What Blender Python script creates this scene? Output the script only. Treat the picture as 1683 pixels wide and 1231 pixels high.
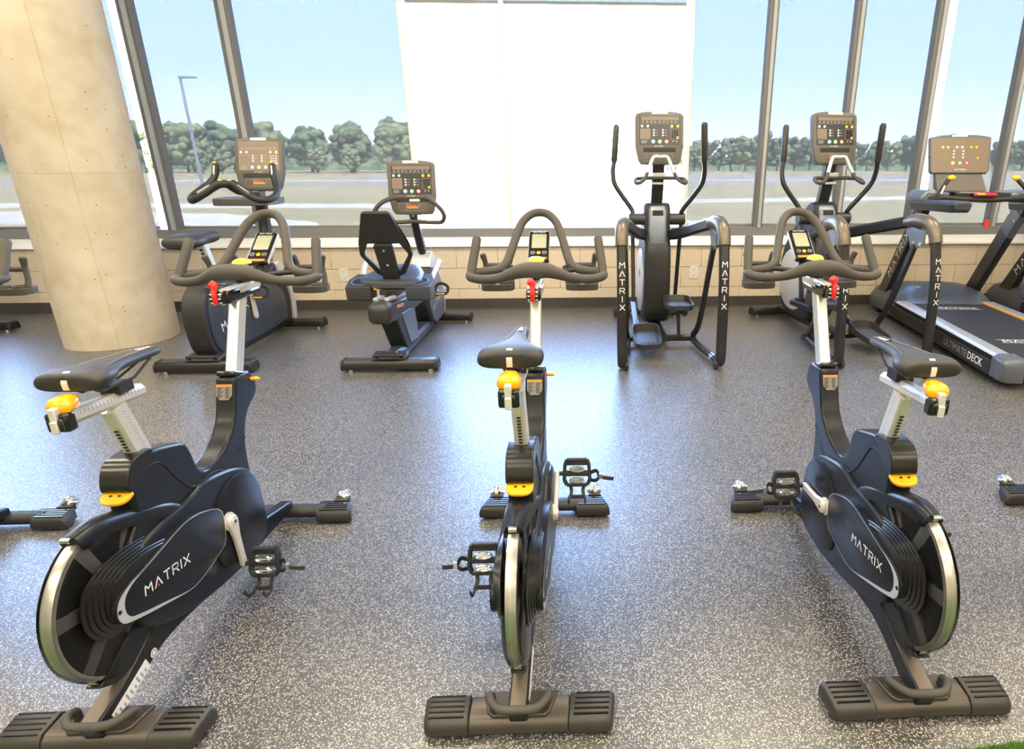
import bpy, bmesh, math, random
from mathutils import Vector, Matrix, Quaternion
random.seed(7)
for o in list(bpy.data.objects): bpy.data.objects.remove(o)
scn = bpy.context.scene
COL = scn.collection
R = math.radians

# ------------------------------------------------------------------ camera
cam = bpy.data.cameras.new('camera')
cam_o = bpy.data.objects.new('camera', cam); COL.objects.link(cam_o)
cam_o.location = (0, 0, 1.37)
cam_o.rotation_euler = (R(90 - 19.122), 0, R(-2.7))
cam.sensor_width = 36; cam.lens = 36 * 990.73 / 1683
cam.shift_x = -(1001 - 841.5) / 1683
cam.clip_start = .05; cam.clip_end = 1500
scn.camera = cam_o
# ------------------------------------------------------------------ exposure
vs = scn.view_settings
vs.view_transform = 'Standard'; vs.look = 'None'; vs.gamma = 1; vs.use_curve_mapping = False
vs.exposure = 0.0
# ------------------------------------------------------------------ sky
SKY = 20.0
w = bpy.data.worlds.new('sky'); scn.world = w; w.use_nodes = True
nt = w.node_tree; nt.nodes.clear()
wo = nt.nodes.new('ShaderNodeOutputWorld'); bg = nt.nodes.new('ShaderNodeBackground')
tc = nt.nodes.new('ShaderNodeTexCoord'); sp = nt.nodes.new('ShaderNodeSeparateXYZ'); rp = nt.nodes.new('ShaderNodeValToRGB')
nt.links.new(tc.outputs['Generated'], sp.inputs[0]); nt.links.new(sp.outputs['Z'], rp.inputs[0])
rp.color_ramp.elements[0].position = 0; rp.color_ramp.elements[0].color = (.80, .89, 1, 1)
rp.color_ramp.elements[1].position = .75; rp.color_ramp.elements[1].color = (.16, .36, .86, 1)
e = rp.color_ramp.elements.new(.12); e.color = (.50, .68, 1, 1)
e = rp.color_ramp.elements.new(.38); e.color = (.33, .55, 1, 1)
nt.links.new(rp.outputs[0], bg.inputs[0]); bg.inputs[1].default_value = SKY
nt.links.new(bg.outputs[0], wo.inputs[0])
# ------------------------------------------------------------------ sun (behind the building) and ceiling lamps
sun = bpy.data.lights.new('sun', 'SUN'); sun.energy = 70; sun.angle = R(.6); sun.color = (1, .94, .84)
so = bpy.data.objects.new('sun', sun); COL.objects.link(so); so.rotation_euler = (R(38), 0, R(35))
LAMP = 88
for lx in (-4.4, -1.5, 1.4, 4.3):
    for ly in (-4.2, -1.4, 1.2, 3.8):
        a = bpy.data.lights.new('ceiling_lamp', 'AREA'); a.energy = LAMP; a.shape = 'RECTANGLE'; a.size = 1.2; a.size_y = .6
        a.color = (1, .85, .64)
        ao = bpy.data.objects.new('ceiling_lamp', a); COL.objects.link(ao); ao.location = (lx, ly, 4.12)

# ================================================================== helpers
MATS = {}
def mat(name, col, rough=.5, metal=0., spec=.5, coat=0., emit=None, estr=0.):
    m = bpy.data.materials.new(name); m.use_nodes = True
    b = m.node_tree.nodes['Principled BSDF']
    b.inputs['Base Color'].default_value = (*col, 1); b.inputs['Roughness'].default_value = rough
    b.inputs['Metallic'].default_value = metal; b.inputs['Specular IOR Level'].default_value = spec
    b.inputs['Coat Weight'].default_value = coat; b.inputs['Coat Roughness'].default_value = .12
    if emit:
        b.inputs['Emission Color'].default_value = (*emit, 1); b.inputs['Emission Strength'].default_value = estr
    MATS[name] = m
    return m
def nodes(m): return m.node_tree.nodes, m.node_tree.links, m.node_tree.nodes['Principled BSDF']
def grain(m, scale, c0, c1, bump=0., detail=4, lo=.35, hi=.65, stretch=(1, 1, 1)):
    n, l, b = nodes(m)
    t = n.new('ShaderNodeTexCoord'); mp = n.new('ShaderNodeMapping'); mp.inputs['Scale'].default_value = stretch
    z = n.new('ShaderNodeTexNoise'); z.inputs['Scale'].default_value = scale; z.inputs['Detail'].default_value = detail
    r = n.new('ShaderNodeValToRGB'); r.color_ramp.elements[0].position = lo; r.color_ramp.elements[1].position = hi
    r.color_ramp.elements[0].color = (*c0, 1); r.color_ramp.elements[1].color = (*c1, 1)
    l.new(t.outputs['Object'], mp.inputs[0]); l.new(mp.outputs[0], z.inputs['Vector']); l.new(z.outputs['Fac'], r.inputs[0]); l.new(r.outputs[0], b.inputs['Base Color'])
    if bump:
        bp = n.new('ShaderNodeBump'); bp.inputs['Strength'].default_value = bump; bp.inputs['Distance'].default_value = .002
        l.new(z.outputs['Fac'], bp.inputs['Height']); l.new(bp.outputs[0], b.inputs['Normal'])
    return r

def cr(pts, n=6, closed=False):
    """Catmull-Rom through points of any dimension"""
    P = [Vector(p) for p in pts]; out = []; N = len(P)
    rng = range(N) if closed else range(N - 1)
    for i in rng:
        p1, p2 = P[i], P[(i + 1) % N]
        p0 = P[i - 1] if (closed or i > 0) else p1 * 2 - p2
        p3 = P[(i + 2) % N] if (closed or i + 2 < N) else p2 * 2 - p1
        for k in range(n):
            t = k / n
            out.append(.5 * ((2 * p1) + (p2 - p0) * t + (2 * p0 - 5 * p1 + 4 * p2 - p3) * t * t + (3 * p1 - p0 - 3 * p2 + p3) * t ** 3))
    if not closed: out.append(P[-1])
    return out
def lerp(a, b, t): return a + (b - a) * t

class MB:
    def __init__(s, off=(0, 0, 0)): s.v = []; s.f = []; s.m = []; s.cm = 0; s.off = Vector(off)
    def add(s, vs_, fs):
        o = len(s.v); s.v += [Vector(p) + s.off for p in vs_]; s.f += [[i + o for i in f] for f in fs]; s.m += [s.cm] * len(fs); return s
    def mi(s, i): s.cm = i; return s
    def box(s, c, d, rx=0, ry=0, rz=0):
        M = Matrix.Rotation(R(rz), 3, 'Z') @ Matrix.Rotation(R(ry), 3, 'Y') @ Matrix.Rotation(R(rx), 3, 'X')
        v = [Vector(c) + M @ Vector((sx * d[0] / 2, sy * d[1] / 2, sz * d[2] / 2)) for sz in (-1, 1) for sy in (-1, 1) for sx in (-1, 1)]
        return s.add(v, [(0, 2, 3, 1), (4, 5, 7, 6), (0, 1, 5, 4), (2, 6, 7, 3), (0, 4, 6, 2), (1, 3, 7, 5)])
    def loft(s, loops, cap=True, closed=False):
        n = len(loops[0]); v = [p for lp in loops for p in lp]; f = []
        L = len(loops)
        for i in range(L if closed else L - 1):
            a = i * n; b = ((i + 1) % L) * n
            for k in range(n): f.append((a + k, a + (k + 1) % n, b + (k + 1) % n, b + k))
        if cap and not closed: f += [tuple(range(n - 1, -1, -1)), tuple((L - 1) * n + k for k in range(n))]
        return s.add(v, f)
    def tube(s, pts, r, n=10, closed=False, up=None, flat=1., cap=True):
        P = [Vector(p) for p in pts]; N = len(P); loops = []
        rr = r if isinstance(r, (list, tuple)) else [r] * N
        u = None
        for i in range(N):
            a = P[i - 1] if (i > 0 or closed) else P[i]; b = P[(i + 1) % N] if (i < N - 1 or closed) else P[i]
            t = (b - a).normalized()
            if up is not None:
                sd = t.cross(Vector(up)); sd = sd.normalized() if sd.length > 1e-6 else Vector((1, 0, 0)); uu = sd.cross(t).normalized()
            else:
                if u is None:
                    h = Vector((0, 0, 1)) if abs(t.z) < .9 else Vector((0, 1, 0)); u = (h - t * h.dot(t)).normalized()
                else: u = (u - t * u.dot(t)).normalized()
                uu = u; sd = t.cross(uu)
            loops.append([P[i] + (uu * math.cos(2 * math.pi * k / n) * flat + sd * math.sin(2 * math.pi * k / n)) * rr[i] for k in range(n)])
        return s.loft(loops, cap, closed)
    def bar(s, pts, wd, ht, up=(0, 0, 1), ch=.25):
        """rectangular chamfered section swept along pts: wd across, ht along up"""
        P = [Vector(p) for p in pts]; N = len(P); loops = []; k = ch * min(wd, ht)
        a_, b_ = wd / 2, ht / 2
        sec = [(-a_ + k, -b_), (a_ - k, -b_), (a_, -b_ + k), (a_, b_ - k), (a_ - k, b_), (-a_ + k, b_), (-a_, b_ - k), (-a_, -b_ + k)]
        for i in range(N):
            t = (P[min(i + 1, N - 1)] - P[max(i - 1, 0)]).normalized(); sd = t.cross(Vector(up)).normalized(); uu = sd.cross(t)
            loops.append([P[i] + sd * x + uu * y for x, y in sec])
        return s.loft(loops)
    def cyl(s, p0, p1, r0, r1=None, n=16):
        return s.tube([p0, p1], [r0, r0 if r1 is None else r1], n)
    def lathe(s, prof, o, ax=(1, 0, 0), n=24, a0=0, a1=360):
        ax = Vector(ax).normalized(); h = Vector((0, 0, 1)) if abs(ax.z) < .9 else Vector((0, 1, 0))
        u = (h - ax * h.dot(ax)).normalized(); w_ = ax.cross(u); full = abs(a1 - a0) >= 360
        k = n if full else n + 1
        loops = [[Vector(o) + ax * hh + (u * math.cos(R(lerp(a0, a1, i / n))) + w_ * math.sin(R(lerp(a0, a1, i / n)))) * rr for rr, hh in prof] for i in range(k)]
        m = len(prof); v = [p for lp in loops for p in lp]; f = []
        for i in range(n):
            a = i * m; b = ((i + 1) % k) * m
            for j in range(m - 1): f.append((a + j, a + j + 1, b + j + 1, b + j))
        return s.add(v, f)
    def prism(s, poly, x0, x1):
        """poly of (Y,z) extruded along x"""
        return s.loft([[(x0, p[0], p[1]) for p in poly], [(x1, p[0], p[1]) for p in poly]])
    def prismf(s, poly, o, u, v_, w_, d0, d1):
        o, u, v_, w_ = map(Vector, (o, u, v_, w_))
        return s.loft([[o + u * p[0] + v_ * p[1] + w_ * d0 for p in poly], [o + u * p[0] + v_ * p[1] + w_ * d1 for p in poly]])
    def ell(s, c, r, n=12, m=8, rot=None):
        v = []; f = []
        for i in range(m + 1):
            th = math.pi * i / m
            for k in range(n):
                p = Vector((r[0] * math.sin(th) * math.cos(2 * math.pi * k / n), r[1] * math.sin(th) * math.sin(2 * math.pi * k / n), r[2] * math.cos(th)))
                if rot is not None: p = rot @ p
                v.append(Vector(c) + p)
        for i in range(m):
            for k in range(n): f.append((i * n + k, (i + 1) * n + k, (i + 1) * n + (k + 1) % n, i * n + (k + 1) % n))
        return s.add(v, f)
    def mesh(s, name, mats, smooth=38, weld=True):
        me = bpy.data.meshes.new(name); me.from_pydata([tuple(p) for p in s.v], [], s.f)
        for k in (mats if isinstance(mats, (list, tuple)) else [mats]): me.materials.append(MATS[k] if isinstance(k, str) else k)
        me.polygons.foreach_set('material_index', s.m)
        bm = bmesh.new(); bm.from_mesh(me)
        if weld: bmesh.ops.remove_doubles(bm, verts=bm.verts, dist=1e-5)
        bmesh.ops.recalc_face_normals(bm, faces=bm.faces); bm.to_mesh(me); bm.free()
        me.polygons.foreach_set('use_smooth', [True] * len(me.polygons)); me.set_sharp_from_angle(angle=R(smooth))
        return me
    def build(s, name, mats, parent=None, loc=(0, 0, 0), bevel=0, seg=2, smooth=38, sub=0, weld=True, rz=0):
        o = bpy.data.objects.new(name, s.mesh(name, mats, smooth, weld)); COL.objects.link(o)
        o.location = loc; o.rotation_euler.z = R(rz); o.parent = parent
        if bevel:
            b = o.modifiers.new('bevel', 'BEVEL'); b.width = bevel; b.segments = seg; b.limit_method = 'ANGLE'; b.angle_limit = R(40); b.harden_normals = False
            o.data.set_sharp_from_angle(angle=R(60))
        if sub: q = o.modifiers.new('subd', 'SUBSURF'); q.levels = sub; q.render_levels = sub
        return o

def tag(o, label=None, cat=None, group=None, kind=None):
    if label: o['label'] = label
    if cat: o['category'] = cat
    if group: o['group'] = group
    if kind: o['kind'] = kind
    return o
def struct(o): o['kind'] = 'structure'; return o
def empty(name, loc=(0, 0, 0), rz=0):
    o = bpy.data.objects.new(name, None); COL.objects.link(o); o.location = loc; o.rotation_euler.z = R(rz); o.empty_display_size = .1; return o
def copy_part(o, parent, loc=None):
    c = o.copy(); COL.objects.link(c); c.parent = parent
    if loc is not None: c.location = loc
    return c
def ngon(cx, cy, r, n=20, a0=0): return [(cx + r * math.cos(2 * math.pi * k / n + a0), cy + r * math.sin(2 * math.pi * k / n + a0)) for k in range(n)]
def rrect(w_, h_, r, n=4, cx=0, cy=0):
    out = []
    for (sx, sy, a) in ((1, 1, 0), (-1, 1, 90), (-1, -1, 180), (1, -1, 270)):
        for k in range(n + 1):
            t = R(a + 90 * k / n); out.append((cx + sx * (w_ / 2 - r) + r * math.cos(t), cy + sy * (h_ / 2 - r) + r * math.sin(t)))
    return out
GLY = {'M': (1, [[(0, 0), (.06, 1), (.5, .5), (.94, 1), (1, 0)]]), 'A': (1, [[(0, 0), (.5, 1), (1, 0)]]), 'T': (.9, [[(0, 1), (.9, 1)], [(.45, 1), (.45, 0)]]),
       'R': (.9, [[(0, 0), (0, 1), (.7, 1), (.88, .88), (.88, .62), (.7, .48), (0, .48)], [(.5, .48), (.9, 0)]]), 'I': (.1, [[(.05, 0), (.05, 1)]]), 'X': (.95, [[(0, 0), (.95, 1)], [(0, 1), (.95, 0)]])}
def logo(mb, o, u, v, h, gap=.45, th=.16, lift=.0008, word='MATRIX', red=None, col=(0, 1)):
    """stroke lettering on the plane o,u,v (u reading direction, v up), centred at o"""
    o, u, v = Vector(o), Vector(u).normalized(), Vector(v).normalized(); nrm = u.cross(v).normalized()
    W = sum(GLY[c][0] for c in word) + gap * (len(word) - 1); x = -W / 2
    for c in word:
        gw, strokes = GLY[c]
        for st in strokes:
            for a, b in zip(st[:-1], st[1:]):
                a2 = Vector((x + a[0], a[1] - .5)); b2 = Vector((x + b[0], b[1] - .5)); d = (b2 - a2).normalized(); pn = Vector((-d.y, d.x)) * th / 2
                a2 = a2 - d * th * .3; b2 = b2 + d * th * .3
                q = [a2 + pn, a2 - pn, b2 - pn, b2 + pn]
                mb.mi(col[0]).add([o + (u * p.x + v * p.y) * h + nrm * lift for p in q], [(0, 1, 2, 3)])
        if c == 'A' and red is not None:
            q = [(x + .36, -.5), (x + .64, -.5), (x + .5, -.18)]
            mb.mi(red).add([o + (u * p[0] + v * p[1]) * h + nrm * lift for p in q], [(0, 1, 2)])
        x += gw + gap
    mb.mi(0)

# ================================================================== materials
mat('body_black', (.010, .012, .017), .30, spec=.32)
mat('gloss_black', (.008, .008, .009), .16, coat=.4)
mat('rib_black', (.010, .010, .011), .25)
mat('grip', (.07, .064, .058), .62, spec=.35)
mat('matte_black', (.017, .017, .018), .55)
mat('base_metal', (.075, .066, .058), .38, .55)
mat('base_cap', (.030, .029, .028), .42)
mat('silver', (.74, .72, .68), .33, .55)
mat('crank_silver', (.72, .70, .66), .38, .35)
mat('chrome', (.80, .80, .80), .14, 1)
mat('orange', (1, .42, .008), .28, coat=.5)
mat('yellow', (1, .56, .01), .28, coat=.5)
mat('red', (.78, .02, .02), .32, coat=.3)
mat('white_print', (.75, .76, .78), .5)
mat('grey_print', (.30, .31, .33), .5)
mat('dark_print', (.003, .003, .004), .5)
mat('red_print', (.75, .06, .03), .5)
mat('orange_print', (.95, .22, .03), .5)
mat('trim_silver', (.62, .64, .68), .3, .5)
mat('lcd', (.33, .35, .25), .3)
mat('lcd_green', (.30, .31, .08), .3)
mat('saddle', (.022, .021, .021), .5)
mat('saddle_mark', (.62, .58, .50), .4)
mat('slate', (.035, .044, .058), .40)
mat('slate_light', (.16, .19, .24), .32, .3)
mat('dark_frame', (.014, .014, .016), .35)
mat('console_grey', (.105, .094, .082), .45)
mat('console_side', (.10, .12, .15), .4)
mat('overlay', (.022, .023, .027), .3)
mat('overlay_tan', (.20, .15, .11), .35)
mat('white_plastic', (.72, .72, .70), .4)
mat('fairing_silver', (.62, .65, .66), .32, .4)
mat('warm_metal', (.16, .135, .11), .36, .5)
mat('vinyl', (.035, .042, .058), .45)
mat('belt', (.018, .018, .021), .6)
mat('rail_silver', (.60, .64, .72), .35, .45)
mat('tread_grey', (.10, .115, .14), .35, .2)
mat('green_button', (.12, .45, .12), .4)
mat('blue_button', (.18, .36, .75), .4)
mat('steel_rim', (.70, .68, .64), .30, .85)
mat('flywheel_core', (.028, .030, .034), .35, .4)
mat('flywheel_spoke', (.15, .15, .155), .4, .3)
mat('warn', (.20, .19, .175), .5)
# ------------------------------------------------------------------ surfaces
m = mat('rubber_floor', (.04, .04, .042), .36, spec=1.0)
n, l, b = nodes(m)
t = n.new('ShaderNodeTexCoord')
def speck(scale, rad, keep):
    v = n.new('ShaderNodeTexVoronoi'); v.inputs['Scale'].default_value = scale; v.inputs['Randomness'].default_value = 1
    l.new(t.outputs['Object'], v.inputs['Vector'])
    a = n.new('ShaderNodeMath'); a.operation = 'LESS_THAN'; a.inputs[1].default_value = rad; l.new(v.outputs['Distance'], a.inputs[0])
    sx = n.new('ShaderNodeSeparateColor'); l.new(v.outputs['Color'], sx.inputs[0])
    c = n.new('ShaderNodeMath'); c.operation = 'LESS_THAN'; c.inputs[1].default_value = keep; l.new(sx.outputs[0], c.inputs[0])
    d = n.new('ShaderNodeMath'); d.operation = 'MULTIPLY'; l.new(a.outputs[0], d.inputs[0]); l.new(c.outputs[0], d.inputs[1])
    return d
s1 = speck(190, .38, .40); s2 = speck(300, .40, .42)
mx = n.new('ShaderNodeMath'); mx.operation = 'MAXIMUM'; l.new(s1.outputs[0], mx.inputs[0]); l.new(s2.outputs[0], mx.inputs[1])
nz = n.new('ShaderNodeTexNoise'); nz.inputs['Scale'].default_value = 90; l.new(t.outputs['Object'], nz.inputs['Vector'])
br = n.new('ShaderNodeValToRGB'); br.color_ramp.elements[0].color = (.022, .021, .022, 1); br.color_ramp.elements[1].color = (.062, .060, .060, 1)
l.new(nz.outputs['Fac'], br.inputs[0])
mc = n.new('ShaderNodeMix'); mc.data_type = 'RGBA'; l.new(mx.outputs[0], mc.inputs['Factor']); l.new(br.outputs[0], mc.inputs['A']); mc.inputs['B'].default_value = (.42, .41, .39, 1)
l.new(mc.outputs['Result'], b.inputs['Base Color'])
bp = n.new('ShaderNodeBump'); bp.inputs['Strength'].default_value = .25; bp.inputs['Distance'].default_value = .001; l.new(nz.outputs['Fac'], bp.inputs['Height']); l.new(bp.outputs[0], b.inputs['Normal'])
m = mat('painted_block', (.66, .56, .42), .6); grain(m, 60, (.62, .53, .40), (.70, .60, .46), .3)
m = mat('mortar', (.60, .51, .385), .8)
mat('wall_paint', (.66, .60, .50), .7); mat('ceiling_white', (.75, .74, .72), .8)
mat('sill_white', (.93, .94, .95), .35)
mat('rubber_base', (.055, .047, .042), .5)
mat('mullion_glare', (.86, .87, .88), .35); mat('rail_grey', (.22, .22, .22), .45); mat('mullion_grey', (.17, .17, .17), .4); mat('mullion_light', (.42, .45, .48), .4)
m = mat('concrete', (.56, .50, .40), .75)
r_ = grain(m, 1.6, (.50, .44, .34), (.62, .57, .48), 0, 6, .3, .7, (1, 1, .45))
n, l, b = nodes(m)   # bug holes and stains in the cast concrete
t = n.new('ShaderNodeTexCoord'); v = n.new('ShaderNodeTexVoronoi'); v.inputs['Scale'].default_value = 19; l.new(t.outputs['Object'], v.inputs['Vector'])
a = n.new('ShaderNodeMath'); a.operation = 'LESS_THAN'; a.inputs[1].default_value = .085; l.new(v.outputs['Distance'], a.inputs[0])
sx = n.new('ShaderNodeSeparateColor'); l.new(v.outputs['Color'], sx.inputs[0])
c = n.new('ShaderNodeMath'); c.operation = 'LESS_THAN'; c.inputs[1].default_value = .42; l.new(sx.outputs[0], c.inputs[0])
d = n.new('ShaderNodeMath'); d.operation = 'MULTIPLY'; l.new(a.outputs[0], d.inputs[0]); l.new(c.outputs[0], d.inputs[1])
z2 = n.new('ShaderNodeTexNoise'); z2.inputs['Scale'].default_value = 7; z2.inputs['Detail'].default_value = 8; l.new(t.outputs['Object'], z2.inputs['Vector'])
r2 = n.new('ShaderNodeValToRGB'); r2.color_ramp.elements[0].position = .42; r2.color_ramp.elements[1].position = .7; r2.color_ramp.elements[0].color = (1, 1, 1, 1); r2.color_ramp.elements[1].color = (.86, .82, .74, 1); l.new(z2.outputs['Fac'], r2.inputs[0])
m1 = n.new('ShaderNodeMix'); m1.data_type = 'RGBA'; m1.blend_type = 'MULTIPLY'; m1.inputs['Factor'].default_value = 1; l.new(r_.outputs[0], m1.inputs['A']); l.new(r2.outputs[0], m1.inputs['B'])
m2 = n.new('ShaderNodeMix'); m2.data_type = 'RGBA'; l.new(d.outputs[0], m2.inputs['Factor']); l.new(m1.outputs['Result'], m2.inputs['A']); m2.inputs['B'].default_value = (.14, .10, .06, 1)
l.new(m2.outputs['Result'], b.inputs['Base Color'])
bp = n.new('ShaderNodeBump'); bp.inputs['Strength'].default_value = .4; bp.inputs['Distance'].default_value = .004; bp.invert = True; l.new(d.outputs[0], bp.inputs['Height']); l.new(bp.outputs[0], b.inputs['Normal'])

def sheer(name, t_, dif, trl, rough=None):
    m = bpy.data.materials.new(name); m.use_nodes = True; n = m.node_tree.nodes; l = m.node_tree.links; n.clear()
    o = n.new('ShaderNodeOutputMaterial'); mx = n.new('ShaderNodeMixShader'); mx.inputs[0].default_value = 1 - t_
    tr = n.new('ShaderNodeBsdfTransparent'); ad = n.new('ShaderNodeAddShader')
    df = n.new('ShaderNodeBsdfDiffuse'); df.inputs[0].default_value = (*dif, 1); tl = n.new('ShaderNodeBsdfTranslucent'); tl.inputs[0].default_value = (*trl, 1)
    l.new(df.outputs[0], ad.inputs[0]); l.new(tl.outputs[0], ad.inputs[1]); l.new(tr.outputs[0], mx.inputs[1]); l.new(ad.outputs[0], mx.inputs[2]); l.new(mx.outputs[0], o.inputs[0])
    MATS[name] = m; return m
sheer('shade_fabric', .061, (.035, .038, .042), (.0185, .0175, .0165))
def clear(name, tint, refl, rough=.02):
    m = bpy.data.materials.new(name); m.use_nodes = True; n = m.node_tree.nodes; l = m.node_tree.links; n.clear()
    o = n.new('ShaderNodeOutputMaterial'); mx = n.new('ShaderNodeMixShader'); tr = n.new('ShaderNodeBsdfTransparent'); tr.inputs[0].default_value = (*tint, 1)
    gl = n.new('ShaderNodeBsdfGlossy'); gl.inputs['Roughness'].default_value = rough
    fr = n.new('ShaderNodeLayerWeight'); fr.inputs[0].default_value = refl
    l.new(fr.outputs['Fresnel'], mx.inputs[0]); l.new(tr.outputs[0], mx.inputs[1]); l.new(gl.outputs[0], mx.inputs[2]); l.new(mx.outputs[0], o.inputs[0])
    MATS[name] = m
clear('glass', (.97, .985, .99), .15); clear('smoke_clear', (.82, .82, .82), .16, .08)
m = mat('turf', (.05, .16, .02), .8); grain(m, 200, (.022, .06, .012), (.06, .13, .025), .5)
mat('turf_blade', (.06, .20, .02), .6)
m = mat('lawn', (.32, .29, .16), .9); grain(m, .12, (.46, .34, .16), (.36, .29, .12), 0, 6)
m = mat('paving', (.66, .58, .46), .9); mat('asphalt', (.36, .30, .23), .9)
m = mat('leaves', (.06, .09, .035), .8); grain(m, .5, (.075, .105, .05), (.19, .235, .105), 0, 6)
m = mat('leaves_light', (.12, .14, .05), .8); grain(m, .5, (.13, .155, .06), (.28, .30, .14), 0, 6)
mat('bark', (.07, .055, .04), .9); mat('pole_grey', (.30, .33, .38), .5, .5)

# ================================================================== the room
WY = 6.05
fl = MB(); fl.box((-1.6, .1, -.06), (15.8, 12.6, .12)); struct(fl.build('floor', 'rubber_floor'))
mb = MB(); mb.box((-1.6, 0, 4.25), (15.8, 12.6, .1)); struct(mb.build('ceiling', 'ceiling_white'))
for s, nm in ((-1, 'left'), (1, 'right')):
    mb = MB(); mb.box((6.15 if s > 0 else -9.35, 0, 2.1), (.3, 12.5, 4.2)); struct(mb.build('wall_' + nm, 'wall_paint'))
mb = MB(); mb.box((-1.6, -6.2, 2.1), (15.2, .2, 4.2)); struct(mb.build('wall_back', 'wall_paint'))
wf = MB(); wf.box((-1.6, WY + .115, .305), (15.2, .2, .61)).box((-1.6, WY + .115, 3.98), (15.2, .2, .44))
wf = struct(wf.build('wall_front', 'mortar'))
bl = None
for c in range(3):
    for i in range(-22, 14):
        x = i * .406 + (.203 if c % 2 else 0) + .2; z = .2033 * c + .1016
        if bl is None:
            q = MB(); q.box((0, 0, 0), (.4035, .03, .1990)); bl = q.build('block', 'painted_block', wf, (x, WY + .013, z), bevel=.002, seg=1)
        else: copy_part(bl, wf, (x, WY + .013, z))
mb = MB(); mb.box((-1.6, WY - .006, .052), (15.2, .012, .104)).box((-1.6, WY - .011, .006), (15.2, .022, .012)); struct(mb.build('baseboard_front', 'rubber_base', bevel=.003))
mb = MB(); mb.prism([(WY - .03, .617), (WY - .03, .640), (WY + .06, .703), (WY + .16, .703), (WY + .16, .617)], -9.2, 6.0); struct(mb.build('trim_1', 'sill_white', bevel=.006))
# window wall
win = MB(); win.box((-1.6, 6.18, .746), (15.2, .12, .084)).box((-1.6, 6.18, 3.70), (15.2, .12, .10)); win = struct(win.build('window_1', 'rail_grey', bevel=.004))
MUL = [-9.0, -7.3, -5.62, -4.75, -3.90, -3.076, -1.56, -.672, 1.042, 1.781, 2.583, 3.345, 4.2, 5.0, 5.7]
for i, x in enumerate(MUL):
    wd = .04 if i in (6, 7, 8) else .085 if x > 0 else .11  # mullions at the bare panes: glare painted in as white colour and thinner shape
    q = MB(); q.box((0, 0, 0), (wd, .09, 2.85)); q.mi(1).box((.008, -.05, 0), (wd * .38, .02, 2.85))
    q.build('mullion', ['mullion_glare', 'mullion_glare'] if i in (6, 7, 8) else ['mullion_grey', 'mullion_light'], win, (x, 6.165, 2.205), bevel=.003, seg=1)
for a, b_ in zip(MUL[:-1], MUL[1:]):
    q = MB(); q.box((0, 0, 0), (b_ - a - .05, .012, 2.84)); q.build('pane', 'glass', win, ((a + b_) / 2, 6.235, 2.205))
# roller shades
def shade(x0, x1, zb, label, rolled=False):
    o = empty('roller_shade', ((x0 + x1) / 2, 6.222, zb)); W = x1 - x0
    tag(o, label, 'window shade', 'window shades')
    q = MB(); n_ = 24
    q.add([(-W / 2, 0, 0), (W / 2, 0, 0), (W / 2, 0, 3.57 - zb), (-W / 2, 0, 3.57 - zb)], [(0, 1, 2, 3)]); q.build('fabric', 'shade_fabric', o)
    q = MB(); q.box((0, 0, .008), (W, .008, .026)); q.build('hem_bar', 'rail_grey', o, bevel=.003)
    q = MB(); q.cyl((-W / 2, 0, 3.58 - zb), (W / 2, 0, 3.58 - zb), .012 if rolled else .012); q.build('roller', 'rail_grey', o)
shade(-5.6, -4.085, .79, 'translucent grey roller shade on the window left of the concrete column')
shade(-3.955, -1.56, .79, 'translucent roller shade drawn down between the column and the bare bright window')
shade(-1.53, 1.0, 2.742, 'roller shade rolled up at the top of the bare bright window', True)
shade(1.03, 3.39, .79, 'translucent roller shade drawn down behind the two elliptical trainers')
shade(3.52, 5.9, .79, 'translucent roller shade drawn down behind the treadmill console')
# outlets
def outlet(x, label):
    o = empty('wall_outlet', (x, WY - .001, .352)); tag(o, label, 'outlet')
    q = MB(); q.prismf(rrect(.078, .125, .008), (0, 0, 0), (1, 0, 0), (0, 0, 1), (0, -1, 0), 0, .006); q.build('cover_plate', 'white_plastic', o)
    for dz in (-.03, .03):
        q = MB(); q.prismf(rrect(.034, .036, .012), (0, 0, dz), (1, 0, 0), (0, 0, 1), (0, -1, 0), .006, .0085)
        q.mi(1).box((-.006, -.0088, dz + .004), (.003, .001, .011)).box((.006, -.0088, dz + .004), (.003, .001, .011)).box((0, -.0088, dz - .009), (.005, .001, .005)); q.build('socket', ['white_plastic', 'matte_black'], o)
outlet(1.141, 'white wall outlet between the two ellipticals'); outlet(-2.326, 'white wall outlet left of the recumbent bike')
# concrete column
q = MB(); q.lathe([(0, 0), (.392, 0), (.392, 4.2), (0, 4.2)], (0, 0, 0), (0, 0, 1), 64); colm = q.build('concrete_column', 'concrete', None, (-3.84, 5.08, 0), smooth=30)
tag(colm, 'round bare concrete column standing in front of the windows', 'column')
q = MB()
for a_ in (-112, -60): q.tube([(.3925 * math.cos(R(a_)), .3925 * math.sin(R(a_)), z) for z in (0, 2, 4.19)], .0022, 5)
q.tube([(.3922 * math.cos(R(a_)), .3922 * math.sin(R(a_)), 1.32) for a_ in range(0, 360, 6)], .0016, 5, closed=True)
q.build('form_seam', 'concrete', colm)
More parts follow.
